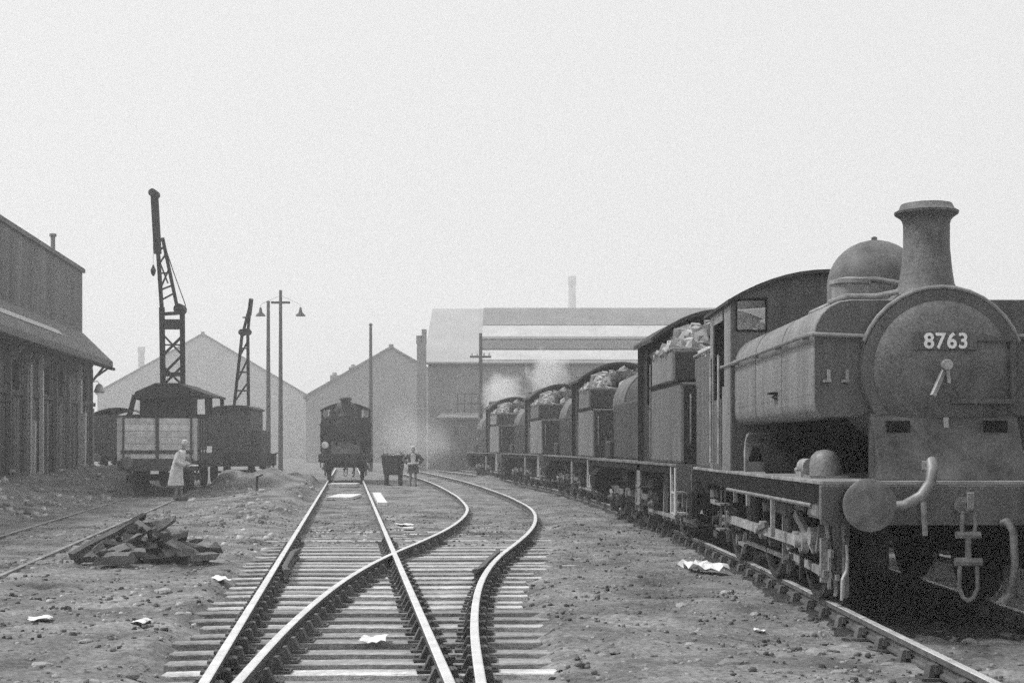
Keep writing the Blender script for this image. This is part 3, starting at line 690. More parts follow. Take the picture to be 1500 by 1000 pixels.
        m = MB(); m.box(s*1.0-.15,s*1.0+.15,.58,.62,.84,RP-.036); m.box(s*1.02-.1,s*1.02+.1,.62,1.2,.84,.86); m.prism([(.62,.86),(1.2,.86),(1.0,RP-.04),(.62,RP-.04)],s*1.12-.01,s*1.12+.01,axis='x'); m.build('end_gusset', 'buffer_steel', t)
    if number: under_gear(t, 1.5, 8.8, 90, 8, 1.04)
    if number is None:
        m = MB(); m.lathe([(.13,.36),(.15,.37),(.15,.40)], (-.88,0,1.55), 'y', 20); m.build('headlamp', 'white_paint', t, smooth=True)
        m = MB(); m.box(-.99,-.77,.40,.62,1.37,1.72); m.build('headlamp_case', 'loco_black', t)
    return t

def tank_engine(name, label, loc, rz):
    # built with its bunker end at y = 0 (buffer faces) running forward to y = 13
    t = thing(name, label, 'locomotive', loc, rz, 'tank engines coupled in a row')
    HW = 1.15; RP = 1.20; pt = 'loco_far_paint'
    for s in (-1,1): MB().box(s*.60-.015,s*.60+.015,.52,12.5,.45,RP-.04).build('frame_plate', 'loco_black', t)
    MB().box(-.58,.58,2.0,12,.6,1.12).build('ashpan', 'loco_black', t)
    MB().box(-1.22,1.22,.47,12.52,RP-.04,RP).build('running_plate', 'far_edge', t)
    for s in (-1,1):
        MB().box(s*1.19-.012,s*1.19+.012,.54,12.5,RP-.16,RP-.042).build('valance', 'loco_black', t)
        m = MB(); m.box(s*1.19-.015,s*1.19+.015,.62,.74,.42,RP-.05); m.box(s*1.19-.015,s*1.19+.015,1.02,1.10,.42,RP-.05); m.box(s*1.10-.1,s*1.10+.1,.64,1.08,.42,.45); m.box(s*1.10-.1,s*1.10+.1,.64,1.08,.74,.77); m.build('footstep', 'enamel', t)
    for y_f, y_b, s in ((0,.45,1),(13,12.55,-1)):
        MB().box(-1.22,1.22,min(y_b,y_b+.05*s),max(y_b,y_b+.05*s),.80,RP-.041).build('buffer_beam', pt, t)
        for sx in (-1,1): add_buffer(t, sx*.87, y_f, y_b)
        m = MB(); m.bar((0,y_b,.98),(0,y_b-s*.2,.98),.06,.08); m.tube([(0,y_b-s*.2,.96),(0,y_b-s*.2,.55),(.04,y_b-s*.18,.3)],.03,6); m.build('screw_coupling','buffer_steel',t)
        m = MB(); m.tube([(-.36,y_b,.85),(-.37,y_b-s*.14,.86),(-.38,y_b-s*.18,.7),(-.37,y_b-s*.15,.25)], .035, 8); m.build('vacuum_hose','worn_steel',t,smooth=True)
    # stepped bunker
    lo = MB().box(-HW,HW,.50,3.4,RP+.002,2.44).build('bunker_tank', pt, t, bevel=.05)
    MB().box(-HW+.05,HW-.05,.485,.499,RP+.02,2.40).build('shaded_bunker_back','loco_far_smokebox',lo)  # dark plate: shade of the face turned from the sun, painted in
    m = MB()
    for z,off in ((2.46,.012),):
        m.tube([(-HW-off,3.35,z),(-HW-off,.5-off,z),(HW+off,.5-off,z),(HW+off,3.35,z)], .03, 6)
    m.build('bunker_beading', 'loco_black', lo)
    up = MB().box(-HW+.01,HW-.01,1.30,3.4,2.462,2.99).build('bunker', pt, t, bevel=.05)
    MB().box(-HW+.06,HW-.06,1.285,1.299,2.50,2.95).build('shaded_bunker_back','loco_far_smokebox',up)  # upper bunker back likewise carries its shade as dark colour
    MB().tube([(-HW,3.35,3.0),(-HW,1.29,3.0),(HW,1.29,3.0),(HW,3.35,3.0)],.022,6).build('bunker_beading','worn_steel',up)
    m = MB(); m.box(-.8,.8,.80,1.27,2.47,2.50); m.build('bunker_ledge', 'worn_steel', lo)
    m = MB(); m.tube([(-1.0,.47,1.5),(-1.0,.44,1.55),(-1.0,.44,2.2),(-1.0,.47,2.25)],.015,6); m.tube([(.0,.46,2.3),(.0,.46,2.46)],.02,6); m.build('handrail','worn_steel',lo)
    m = MB(); m.box(-.08,.08,.40,.50,2.05,2.08); m.box(-.7,-.6,.40,.50,1.35,1.38); m.build('lamp_iron','running_edge',lo)
    coal_heap(t, -HW+.05, HW-.05, 1.36, 3.3, 3.04, .55, 210, (.09,.20), seed=9)
    # cab
    EV, CR = 3.30, 3.80
    for s in (-1,1):
        m = MB(); m.box(s*1.04-.012,s*1.04+.012,3.42,3.8,RP+.002,EV); m.box(s*1.04-.012,s*1.04+.012,4.5,4.95,RP+.002,EV); m.box(s*1.04-.012,s*1.04+.012,3.8,4.5,RP+.002,2.2); m.build('cab_side', 'loco_grimy', t)
        MB().tube([(s*1.09,3.85,1.3),(s*1.09,3.85,2.9)],.018,6).build('handrail','worn_steel',t)
    xs = [-HW+2*HW*i/10 for i in range(11)]
    m = MB(); m.prism([(x, arc_z(x,HW+.06,EV-.02,CR-.03)) for x in xs]+[(HW,2.44),(-HW,2.44)], 3.40, 3.425); m.build('cab_back', 'loco_black', t)
    m = MB(); m.prism([(x, arc_z(x,HW+.06,EV-.02,CR-.03)) for x in xs]+[(HW,RP),(-HW,RP)], 4.95, 4.98); m.build('cab_front', 'loco_grimy', t)
    roof_piece(HW+.06, EV, CR, 3.0, 5.1, .07).build('cab_roof', 'roof_dark', t, smooth=True)
    # side tanks, boiler, smokebox
    for s in (-1,1):
        MB().box(s*.92 if s < 0 else s*.55, s*.55 if s < 0 else s*.92, 5.0, 10.3, RP+.002, 2.40).build('side_tank', 'loco_grimy', t, bevel=.05)
        MB().box(s*1.0 if s < 0 else s*.6, s*.6 if s < 0 else s*1.0, 10.3, 11.2, RP+.002, 1.6).build('tank_slope', 'loco_grimy', t, bevel=.05)
    m = MB(); m.lathe([(.6,5.0),(.78,5.01),(.72,9.8)], (0,0,2.4), 'y', 32); m.build('boiler', 'loco_grimy', t, smooth=True)
    m = MB(); m.lathe([(.74,9.8),(.76,9.82),(.76,11.7),(.6,11.72),(.3,11.82),(.03,11.84)], (0,0,2.4), 'y', 36); m.build('smokebox', 'loco_smokebox', t, smooth=True)
    m = MB(); m.prism([(9.9,RP),(11.6,RP),(11.5,1.8),(10.0,1.8)], -.55,.55,axis='x'); m.build('saddle','loco_black',t)
    m = MB(); m.lathe([(.36,3.08),(.28,3.18),(.23,3.35),(.22,3.65),(.28,3.75),(.29,3.78),(.22,3.84)], (0,10.8,0), 'z', 28); m.build('chimney','loco_smokebox',t,smooth=True)
    m = MB(); m.lathe([(.42,3.05),(.36,3.15),(.36,3.4)]+[(.36*math.cos(R(a)),3.4+.3*math.sin(R(a))) for a in range(15,90,15)]+[(.02,3.7)], (0,8.4,0),'z',28); m.build('steam_dome','loco_smokebox',t,smooth=True)
    # wheels and motion
    for s in (-1,1):
        add_wheel(t, 2.0, s, .46, 10)
        for yy in (4.4,6.1,7.8,9.5): add_wheel(t, yy, s, .70, 12, crank=(-.17,-.16))
        add_wheel(t, 11.4, s, .46, 10)
        m = MB(); m.bar((s*.97,4.23,.54),(s*.97,9.33,.54),.045,.1)
        for yy in (4.4,6.1,7.8,9.5): m.lathe([(.1,-.04),(.1,.04)],(s*.97,yy-.17,.54),'x',12)
        m.build('coupling_rod','buffer_steel',t)
        m = MB(); m.lathe([(.29,10.6),(.31,10.65),(.31,11.3),(.29,11.35)],(s*1.02,0,.72),'y',20); m.build('cylinder','loco_black',t,smooth=True)
        for yy in (1.3,2.7,3.55,5.25,6.95):
            m = MB(); m.bar((s*.86,yy,1.0),(s*.87,yy+.04,.22),.05,.08,up=(1,0,0)); m.box(s*.8-.05,s*.8+.05,yy-.1,yy+.1,.2,.32); m.build('brake_hanger','running_edge',t)
        m = MB(); m.bar((s*.9,.8,.3),(s*.9,5.2,.3),.03,.06); m.build('brake_rod','running_edge',t)
        m = MB()
        for q in range(4): m.box(s*.95-.04,s*.95+.04,2-.5+q*.09,2+.5-q*.09,.98-q*.035,1.005-q*.035)
        m.lathe([(.13,-.08),(.13,.08)],(s*.92,2.0,.5),'x',14); m.bar((s*.92,1.5,.95),(s*.92,1.5,.5),.05,.05); m.bar((s*.92,2.5,.95),(s*.92,2.5,.5),.05,.05)
        m.build('leaf_spring','running_edge',t)
        m = MB(); m.box(s*1.12-.1,s*1.12+.1,4.35,4.75,.42,.45); m.box(s*1.12-.1,s*1.12+.1,4.35,4.75,.74,.77); m.box(s*1.19-.012,s*1.19+.012,4.35,4.75,.42,RP-.05); m.build('footstep','worn_steel',t)
    under_gear(t, .7, 12.2, 85, 3, 1.05)
    return t

ENG_Y = 11.4
pannier('steam_locomotive', 'pannier tank steam engine with number plate 8763 on its smokebox door', (3.75, ENG_Y, 0), 0, '8763')
a6 = math.atan(.115)
lone = pannier('steam_locomotive', 'distant pannier tank engine standing alone on the straight track with a white headlamp', (float(main_x(61.0)), 61.0, 0), a6, None, 'loco_lone_paint', 'loco_lone_paint', 'loco_far_smokebox')
def all_children(o):
    for c in [x for x in bpy.data.objects if x.parent == o]:
        yield c; yield from all_children(c)
for c in all_children(lone):
    if c.type == 'MESH' and c.name.split('.')[0] not in ('tyre', 'coupling_rod', 'brake_gear'):
        for i, m_ in enumerate(c.data.materials):
            if m_ and m_.name in ('running_edge', 'worn_steel', 'bright_rod', 'buffer_steel', 'loco_tank_paint', 'loco_paint'): c.data.materials[i] = M['loco_far_smokebox']
te = tank_engine('tank_engine', 'coal-heaped tank engine coupled directly behind the engine numbered 8763', (float(eng_x(21.1))+.0, 21.1, 0), R(3.2))
for yy, ang, lab in ((36.0, 4.4, 'second tank engine behind the engine numbered 8763, coal heaped under its cab roof'),
                     (49.5, 6.8, 'third tank engine behind the engine numbered 8763 in the coupled row'),
                     (63.0, 8.2, 'fourth and farthest tank engine behind the engine numbered 8763')):
    c = copy_tree(te); c.location = (float(eng_x(yy)), yy, 0); c.rotation_euler.z = R(ang); c['label'] = lab

# ------------------------------------------------------------------ left shed, running parallel to the straight track
A = math.atan(.106)
sh = thing('engine_shed', 'dark tall shed with timber-boarded lower wall and canopy roof beside the sidings', 'shed', (wx(138,61.5), 61.5, -.15), A)
Ls = 42
MB().box(-.62,-.5,-Ls,0,6.0,9.15).build('upper_wall', 'shed_wall', sh)
MB().box(-9,-.62,-.12,0,0,9.15).build('end_wall', 'shed_wall', sh)
MB().box(-9.2,-.40,-Ls,.15,9.15,9.32).build('parapet', 'shed_wall', sh)
m = MB(); m.prism([(-.5,6.55),(.75,5.32),(.75,4.95),(.68,4.95),(-.1,5.25),(-.5,5.5)], -Ls, .25); cn = m.build('canopy_roof', 'shed_roof', sh)
m = MB(); m.prism([(.05,6.04),(.25,5.845),(.25,5.865),(.05,6.06)], -Ls, -7.6); m.build('roof_light', 'roof_glass', cn)
m = MB(); m.tube([(.80,-Ls,5.0),(.80,.2,5.0)], .07, 8); m.build('gutter', 'loco_black', cn)
wl = MB().box(-.3,-.06,-Ls,0,0,5.3).build('wall', 'shed_wall', sh)
bd = MB().box(-.03,.03,-.145,.145,0,3.3).mesh('board', 'board_wall')
for i in range(64): link('board', bd, wl, loc=(random.uniform(-.03,.015)-.03, -.16-.302*i, random.uniform(-.02,.05)), scale=(1, random.uniform(.86,1), random.uniform(.97,1.02)))
MB().box(-.06,.06,-20,0,3.36,3.52).build('rail_board', 'board_wall', wl)
for k in range(7):
    yy = -1.2-2.35*k; MB().box(.02,.16,yy-.09,yy+.09,0,4.9).build('wall_post','enamel' if k in (1,4) else 'board_wall',sh)
    if k in (0,2,3,5): MB().box(-.058,-.02,yy-1.7,yy-.5,3.56,4.6).build('window','loco_black',sh)
    MB().bar((.1,yy,4.35),(.62,yy,5.02),.09,.09).build('canopy_brace','board_wall',sh)
m = MB(); m.bar((.0,.0,4.6),(.62,.0,5.05),.08,.08); m.build('canopy_brace', 'board_wall', sh)
for yy in (-.35,):
    m = MB(); m.lathe([(.20,3.95),(.24,4.0),(.13,4.28),(.05,4.34)], (.28,yy,0), 'z', 14); m.tube([(-.06,yy,4.4),(.2,yy,4.45),(.28,yy,4.34)], .02, 6); m.build('wall_lamp', 'enamel', sh, smooth=True)
m = MB(); m.lathe([(.09,9.3),(.09,10.0),(.14,10.02),(.14,10.12),(.05,10.14)], (-.75,-4.7,0), 'z', 12); m.build('stove_pipe', 'shed_wall', sh)
for yy in (-12.3,): MB().tube([(.10,yy,.1),(.10,yy,4.9)],.055,8).build('drainpipe', 'enamel', sh)
for px, Y_, h, lab in ((122, 56.0, 2.5, 'pale upright post standing before the boarded wall of the left shed'), (48, 49.5, 1.9, 'short pale leaning post near the boarded shed wall')):
    m = MB(); z0 = float(ground_z(wx(px,Y_), Y_)); m.bar((0,0,-.2),(.03,0,h),.17,.17); m.box(-.1,.13,-.1,.1,h,h+.04)
    o = m.build('post', 'enamel', None, bevel=.02); o.location = (wx(px,Y_), Y_, z0); tag(o, lab, 'post')

# ------------------------------------------------------------------ sidings: pale-ended wagon, cranes, van
th = math.atan(.153)
def wheelset(t, y, r=.46):
    for s in (-1,1): add_wheel(t, y, s, r, 8)
    MB().lathe([(.06,-.7),(.06,.7)], (0,y,r), 'x', 10).build('axle','loco_black',t)
def running_gear(t, L, hw=1.0, z=.78):
    for s in (-1,1):
        MB().box(s*.86-.05,s*.86+.05,.1,L-.1,z,z+.24).build('sole_bar','wagon_dark',t)
        for yy in (1.1,L-1.1):
            m = MB(); m.prism([(yy-.22,z),(yy+.22,z),(yy+.1,.3),(yy-.1,.3)], s*.93-.02,s*.93+.02,axis='x'); m.lathe([(.12,-.09),(.12,.09)],(s*.97,yy,.46),'x',12)
            for q in range(3): m.box(s*.97-.04,s*.97+.04,yy-.4+q*.1,yy+.4-q*.1,z-.06-q*.03,z-.035-q*.03)
            m.build('axle_guard','wagon_dark',t)
    for yy in (1.1,L-1.1): wheelset(t, yy)
    for y_b,y_f in ((0,-.42),(L,L+.42)):
        for s in (-1,1): add_buffer(t, s*.87, y_f, y_b, .98, r=.19)
wg = thing('open_wagon', 'open goods wagon with pale planked end standing before the tall crane', 'wagon', (float(sid_x(44.1))-.02, 44.1, 0), th)
L = 5.2; running_gear(wg, L)
MB().box(-1.2,1.2,-.06,.08,.72,1.04).build('headstock','wagon_dark',wg); MB().box(-1.2,1.2,L-.08,L+.06,.72,1.04).build('headstock','wagon_dark',wg)
MB().box(-1.2,1.2,.0,L,1.04,1.10).build('floor','wagon_dark',wg)
for j,z in enumerate((1.10,1.36,1.56,1.76,1.96,2.16)):
    for (x0,x1) in ((-1.12,-.03),(.03,1.12)):
        MB().box(x0,x1,.0,.06,z+.005,z+(.15 if j == 0 else .195)).build('plank','pale_wood',wg)
    MB().box(-1.18,1.18,L-.06,L,z+.005,z+.195).build('plank','wagon_dark',wg)
    for s in (-1,1): MB().box(s*1.18-.025,s*1.18+.025,.065,L-.065,z+.005,z+.195).build('plank','wagon_dark',wg)
MB().box(-1.15,1.15,-.03,.05,1.26,1.35).build('end_rail','wagon_dark',wg)
for x in (-1.16,1.16): MB().box(x-.05,x+.05,-.05,.05,1.04,2.36).build('corner_post','enamel',wg)
for x in (-1.02,1.03): MB().box(x-.03,x+.03,-.04,.0,1.04,2.36).build('stanchion','wagon_dark',wg)
MB().box(-.05,.05,-.06,.04,1.04,2.37).build('stanchion','wagon_dark',wg)
for s in (-1,1):
    for yy in (1.3,2.6,3.9): MB().box(s*1.22-.02,s*1.22+.03,yy-.05,yy+.05,.8,2.36).build('side_stanchion','wagon_dark',wg)

def lattice(parent, segs, mt='crane_dark'):
    for nm, p0, p1, a, b in segs: MB().bar(p0, p1, a, b, up=(0,1,0)).build(nm, mt, parent)
CY = 51.5; cx0 = wx(256, CY)
cr = thing('rail_crane', 'tall dark steam crane with raised lattice jib behind the pale-ended wagon', 'crane', (cx0, CY, 0))
MB().box(-1.3,1.3,-2.2,2.2,.75,1.25).build('carriage','crane_dark',cr)
for yy in (-1.4,1.4): wheelset(cr, yy)
MB().lathe([(.9,1.25),(.9,1.5)],(0,0,0),'z',24).build('turntable','crane_dark',cr)
MB().box(-1.42,1.5,-1.3,1.6,1.5,2.62).build('body','crane_dark',cr,bevel=.03)
m = MB(); m.prism([(-.98,2.62),(.62,2.62),(.62,3.35),(-.98,3.35)], -1.1, .9); m.build('engine_house','crane_dark',cr)
m = MB(); m.prism([(-1.2,3.16),(-1.05,3.42),(-.35,3.72),(.45,3.72),(1.25,3.40),(1.55,3.30),(1.55,3.22),(1.2,3.28),(-1.1,3.14)], -1.4, 1.5); m.build('cab_roof','crane_dark',cr)
for x,xb in ((-1.12,-1.30),(.98,.98),(1.42,1.45)):
    for yy in (-1.25,1.4): MB().bar((xb,yy,2.6),(x,yy,3.3),.13 if x > 1.2 else .16,.1,up=(0,1,0)).build('cab_post','crane_dark',cr)
MB().lathe([(.16,3.4),(.16,3.7),(.12,3.74)],(-.2,.7,0),'z',14).build('chimney','crane_dark',cr)
def P(px, py, dy=0): return (wx(px, CY+dy) - cx0, dy, wz(py, CY+dy))
j = MB().bar(P(239,580,-.3), P(237,450,-.9), .18,.12,up=(0,1,0)).build('jib','crane_dark',cr)
for dy in (0,.28):
    for a,b,wd,nm in (((268,580),(267,452),.17,'chord'),((237,452),(227,300),.13,'chord'),((260,452),(238,348),.11,'chord'),((239,548),(267,520),.08,'brace'),((239,520),(267,492),.08,'brace'),((239,490),(267,520),.06,'brace'),((239,548),(268,548),.15,'brace'),((238,475),(267,475),.36,'brace'),((237,460),(268,458),.12,'brace'),((238,505),(268,505),.05,'brace'),((233,400),(248,400),.05,'brace'),((232,378),(246,415),.04,'brace'),((235,440),(254,430),.05,'brace'),((228,350),(236,352),.1,'brace'),((234,425),(252,418),.05,'brace'),((234,425),(247,395),.045,'brace'),((231,390),(243,372),.045,'brace'),((230,368),(240,362),.06,'brace'),((238,565),(268,535),.07,'brace'),((238,535),(268,565),.07,'brace'),((238,572),(268,572),.2,'brace')):
        f = lambda q: P(q[0], q[1], dy - .3 - (580-q[1])*.0045)
        MB().bar(f(a), f(b), wd, .09, up=(0,1,0)).build(nm,'crane_dark',j)
    MB().bar(P(231,372,dy-.3-.94), P(226,282,dy-.3-1.34), .26,.09,up=(0,1,0)).build('jib_head','crane_dark',j)
m = MB(); m.bar(P(239,580,-.02), P(237,450,-.62), .18,.12,up=(0,1,0)); m.build('chord','crane_dark',j)
m = MB(); m.lathe([(.17,-.3),(.19,-.25),(.19,.25),(.17,.3)], Vector(P(264,453,-.6)), 'y', 18); m.build('pulley','crane_dark',j)
m = MB(); m.lathe([(.14,-.3),(.14,.3)], Vector(P(226,284,-1.4)), 'y', 14); m.build('head_sheave','crane_dark',j)
m = MB(); m.tube([P(272,448,-.6), P(254,398,-.9), P(238,350,-1.1)], .018, 5); m.build('cable','loco_black',cr)
m = MB(); m.tube([P(224.5,286,-1.4), P(224.5,392,-1.4)], .006, 5); m.build('cable','loco_black',cr)
m = MB(); m.lathe([(.03,-.2),(.08,-.1),(.10,0),(.06,.1),(.02,.2)], Vector(P(224.5,396,-1.4)), 'z', 12); m.build('hook_block','crane_dark',cr)

CY2 = 58.0; cx2 = wx(350, CY2)
c2 = thing('rail_crane', 'smaller dark crane with short A-frame jib beside the lamp posts', 'crane', (cx2, CY2, 0))
def P2(px, py, dy=0): return (wx(px, CY2+dy) - cx2, dy, wz(py, CY2+dy))
MB().box(-1.2,1.2,-2,2,.7,1.2).build('carriage','crane_dark',c2)
for yy in (-1.3,1.3): wheelset(c2, yy)
MB().box(P2(319,0)[0],P2(375,0)[0],-1.2,1.6,1.2,wz(600,CY2)).build('body','wagon_dark',c2,bevel=.05)
m = MB(); q0,q1 = P2(317,0)[0],P2(377,0)[0]
m.prism([(q0,3.0),(q0+.3,3.1),(q0+.9,3.14),(q1-.2,3.12),(q1,3.02),(q1,2.95),(q0,2.95)],-1.3,1.7); m.build('cab_roof','crane_dark',c2)
MB().box(P2(375.5,0)[0],P2(389,0)[0],-1.0,1.2,.9,wz(630,CY2)).build('coal_box','wagon_dark',c2,bevel=.04)
jj = MB().bar(P2(343,594),P2(355,487,-.5),.11,.1,up=(0,1,0)).build('jib','crane_dark',c2)
for a,b,wd,nm in (((364,594),(363,487),.11,'chord'),((353,489),(365,485),.2,'brace'),((356,487),(367,445),.10,'chord'),((363,487),(367,445),.10,'chord'),((357,465),(365,465),.05,'brace'),((349,545),(363,545),.06,'brace'),((347,560),(363,525),.05,'brace'),((344,588),(363,560),.05,'brace'),((352,520),(363,500),.05,'brace'),((352,510),(363,510),.05,'brace'),((346,572),(363,572),.06,'brace'),((365,462),(368,438),.16,'jib_head')):
    MB().bar(P2(a[0],a[1],-.25),P2(b[0],b[1],-.6),wd,.12,up=(0,1,0)).build(nm,'crane_dark',jj)
for q in ((355,487),(363,486)):
    MB().lathe([(.13,-.2),(.13,.2)], Vector(P2(q[0],q[1],-.5)),'y',14).build('pulley','crane_dark',jj)

vn = thing('goods_van', 'dark arched-roof goods van at the corner of the left shed', 'van', (wx(172,66), 66, 0), A)
running_gear(vn, 5.5)
MB().box(-1.25,1.25,0,5.5,1.02,2.95).build('body','wagon_dark',vn,bevel=.02)
roof_piece(1.32, 2.92, 3.30, -.1, 5.6).build('roof','roof_dark',vn,smooth=True)
for x in (-1.15,-.4,.4,1.15): MB().box(x-.05,x+.05,-.06,-.002,1.02,2.95).build('stanchion','wagon_dark',vn)
for k in range(7): MB().box(-1.24,1.24,-.03,-.001,1.06+k*.27,1.06+k*.27+.255).build('plank','wagon_dark',vn)

# ------------------------------------------------------------------ posts and lamps
def pole(name, px, Y_, top_py, lab, r=.09, cat='pole'):
    x = wx(px, Y_); z0 = float(ground_z(x, Y_)) - .3; h = wz(top_py, Y_)
    t = thing(name, lab, cat, (x, Y_, 0))
    MB().tube([(0,0,z0),(0,0,h*.5),(0,0,h)], [r*1.25, r, r*.75], 10).build('pole','pole_wood',t,smooth=True)
    return t, h
t, h = pole('lamp_post', 411, 76, 425, 'tall thin yard lamp post with two hanging lamps on a cross arm', .11, 'lamp post')
MB().box(-.5,.5,-.05,.05,h-.72,h-.60).build('cross_arm','pole_wood',t)
for s in (-1,1):
    m = MB(); m.tube([(s*.05,0,h-.3),(s*.6,0,h-.55),(s*1.05,0,h-.75),(s*1.07,0,h-.95)],.008,6); m.build('lamp_bracket','running_edge',t)
    m = MB(); m.lathe([(.27,h-1.38),(.26,h-1.34),(.10,h-1.18),(.07,h-1.0),(.05,h-.92)],(s*1.07,0,0),'z',16); m.build('lamp_shade','pole_wood',t,smooth=True)
t, h = pole('telegraph_pole', 393, 80, 443, 'bare slim pole standing close beside the two-lamp post', .12)
MB().lathe([(.10,h),(.13,h+.02),(.03,h+.12)],(0,0,0),'z',10).build('cap','pole_wood',t)
t, h = pole('telegraph_pole', 543, 95, 476, 'tall bare pole rising behind the lone distant engine', .13)
MB().lathe([(.13,h),(.16,h+.02),(.03,h+.14)],(0,0,0),'z',10).build('cap','pole_wood',t)
t, h = pole('telegraph_pole', 704, 82, 488, 'pole with a short cross arm before the pale-roofed hall', .13)
MB().box(-.62,.62,-.06,.06,h-1.42,h-1.30).build('cross_arm','pole_wood',t)
for s in (-.5,-.2,.2,.5): MB().lathe([(.04,h-1.3),(.05,h-1.2),(.02,h-1.12)],(s,0,0),'z',8).build('insulator','enamel',t)
for px,py,hh,Y_,lab in ((376,722,.52,46,'thin dark iron stake near the foot of the ash mound'),(400,705,.9,58,'short point lever post beside the ash mound')):
    x = wx(px,Y_); z0 = float(ground_z(x,Y_)); m = MB(); m.bar((0,0,-.15),(.02,0,hh),.07,.07); m.bar((0,0,hh-.03),(.2,0,hh+.06),.05,.05)
    o = m.build('iron_stake','crane_dark',None); o.location = (x,Y_,z0); tag(o,lab,'stake')

# ------------------------------------------------------------------ far buildings
HY = 100.0
hl = thing('works_hall', 'long hall with pale banded roof beyond the row of engines', 'building', (0,HY,-.15))
hx0, hx1 = wx(624,HY), 26.0; ze = wz(530,HY)+.15; RD = 12.0; zr = wz(452,HY+RD)+.15
MB().box(hx0+.15,hx1,0,.3,0,ze-.05).build('front_wall','brick_far',hl)
MB().box(hx0+.15,hx0+.45,.3,2*RD,0,ze-.05).build('side_wall','brick_far',hl)
m = MB(); m.prism([(0,0),(RD,zr-ze),(2*RD,0),(2*RD,-.25),(0,-.25)], hx0+.15,hx0+.4,axis='x'); g_ = m.build('gable','brick_far',hl); g_.location.z = ze
rf = MB()
rf.prism([(-.3,ze),(RD,zr),(RD,zr-.2),(-.3,ze-.2)], hx0-.2, hx1, axis='x'); rf = rf.build('roof','roof_pale',hl)
MB().prism([(RD+.02,zr),(2*RD+.3,ze),(2*RD+.3,ze-.2),(RD+.02,zr-.2)], hx0-.2, hx1, axis='x').build('roof','roof_mid',hl)
x1 = wx(706,HY+5)
def yz(t, up): return (-.3+t*(RD+.3), ze+t*(zr-ze)+up)
def band(t0, t1, up, mt, nm):
    a,b = yz(t0,.004), yz(t1,.004); c,d = yz(t1,up), yz(t0,up)
    n = 10; st = (hx1-x1)/n
    for i in range(n): MB().prism([a,b,c,d], x1+i*st+.004, x1+(i+1)*st-.004, axis='x').build(nm, mt, rf)
band(.01,.17,.12,'roof_glass','roof_sheet'); band(.20,.33,.10,'roof_dark_band','vent_band'); band(.36,.40,.2,'roof_mid','roof_sheet'); band(.40,.62,.14,'roof_glass','roof_sheet'); band(.64,.985,.12,'roof_mid','slate_sheet')
m = MB(); m.tube([(hx0-.2,-.36,ze-.1),(hx1,-.36,ze-.1)],.09,8); m.build('gutter','brick_far',hl)
for k in range(9):
    x = hx0+2.2+k*3.4
    w_ = MB().box(x,x+1.5,-.04,.0,2.6,5.4).build('window','roof_dark_band',hl)
    for i in range(3):
        for jj_ in range(4): MB().box(x+.06+i*.48,x+.06+i*.48+.42,-.07,-.045,2.68+jj_*.68,2.68+jj_*.68+.6).build('pane','brick_far',w_)
ch = thing('chimney_stack', 'dark brick chimney stack at the left corner of the pale-roofed hall', 'chimney', (wx(617,HY-2),HY-2,-.15))
MB().box(-.28,.33,-.35,.35,0,wz(505,HY)+.1).build('stack','brick_far',ch); MB().box(.05,.36,-.3,.3,wz(505,HY)+.1,wz(485,HY)+.1).build('flue','brick_far',ch)
MB().box(-.33,.02,-.3,.3,wz(505,HY)+.1,wz(494,HY)+.1).build('chimney_pot','brick_far',ch)
def gable_shed(name, lab, Y_, peak, dxl, dxr, slope, chims=(), depth=45, matw='brick_far'):
    px, py = peak; t = thing(name, lab, 'building', (wx(px,Y_),Y_,-.15), math.atan2(750-px,2080)); zp = wz(py,Y_)+.15
    MB().prism([(-dxl,0),(dxr,0),(dxr,zp-dxr*slope),(0,zp),(-dxl,zp-dxl*slope)],0,.3).build('gable_wall',matw,t)
    for s,d in ((-1,dxl),(1,dxr)):
        MB().prism([(0,zp+.02),(s*(d+.4),zp-(d+.4)*slope+.02),(s*(d+.4),zp-(d+.4)*slope+.27),(0,zp+.27)],-.25,depth).build('roof','slate_far',t)
        MB().box(s*d-.15,s*d+.15,.3,depth,0,zp-d*slope).build('side_wall',matw,t)
    MB().box(-.25,.25,-.2,depth,zp+.2,zp+.42).build('ridge','slate_far',t)
    for (cpx,cpy,wd) in chims:
        x = wx(cpx,Y_)-wx(px,Y_); zt = wz(cpy,Y_)+.15
        c_ = MB().box(x-wd/2,x+wd/2,.6,.6+wd,zp-abs(x)*slope-.5,zt-.3).build('chimney',matw,t); MB().lathe([(wd*.3,zt-.3),(wd*.24,zt)],(x,.6+wd/2,0),'z',10).build('chimney_pot',matw,c_)
    for k in range(-2,3):
        z1 = zp*.30
        if -dxl+1 < k*2.6 < dxr-2 and False: 
            w_ = MB().box(k*2.6-.7,k*2.6+.7,-.03,.0,z1,z1+2.2).build('window','slate_far',t)
    return t
gable_shed('gabled_shed','big hazy gable-ended shed behind the cranes',205,(297,490),14.5,15.6,.585,matw='far_pale_wall',depth=60)
gable_shed('gabled_shed','smaller gable-ended shed with two little chimneys behind the lone distant engine',150,(573,510),8.8,8.8,.58,((490,545,.9),(517,533,.85)),matw='far_mid_wall')
lt = thing('lean_to', 'low dark lean-to against the hall wall behind the pole with a cross arm', 'building', (wx(680,93),93,-.15))
MB().box(-1.6,2.3,0,6.4,0,3.4).build('wall','shed_wall',lt); MB().prism([(-.2,3.4),(6.6,3.9),(6.6,4.05),(-.2,3.55)],-1.8,2.5,axis='x').build('roof','shed_wall',lt)
MB().box(-.9,.1,-.05,0,0,2.1).build('door','board_wall',lt); MB().box(.8,1.6,-.04,0,1.2,2.2).build('window','slate_far',lt)
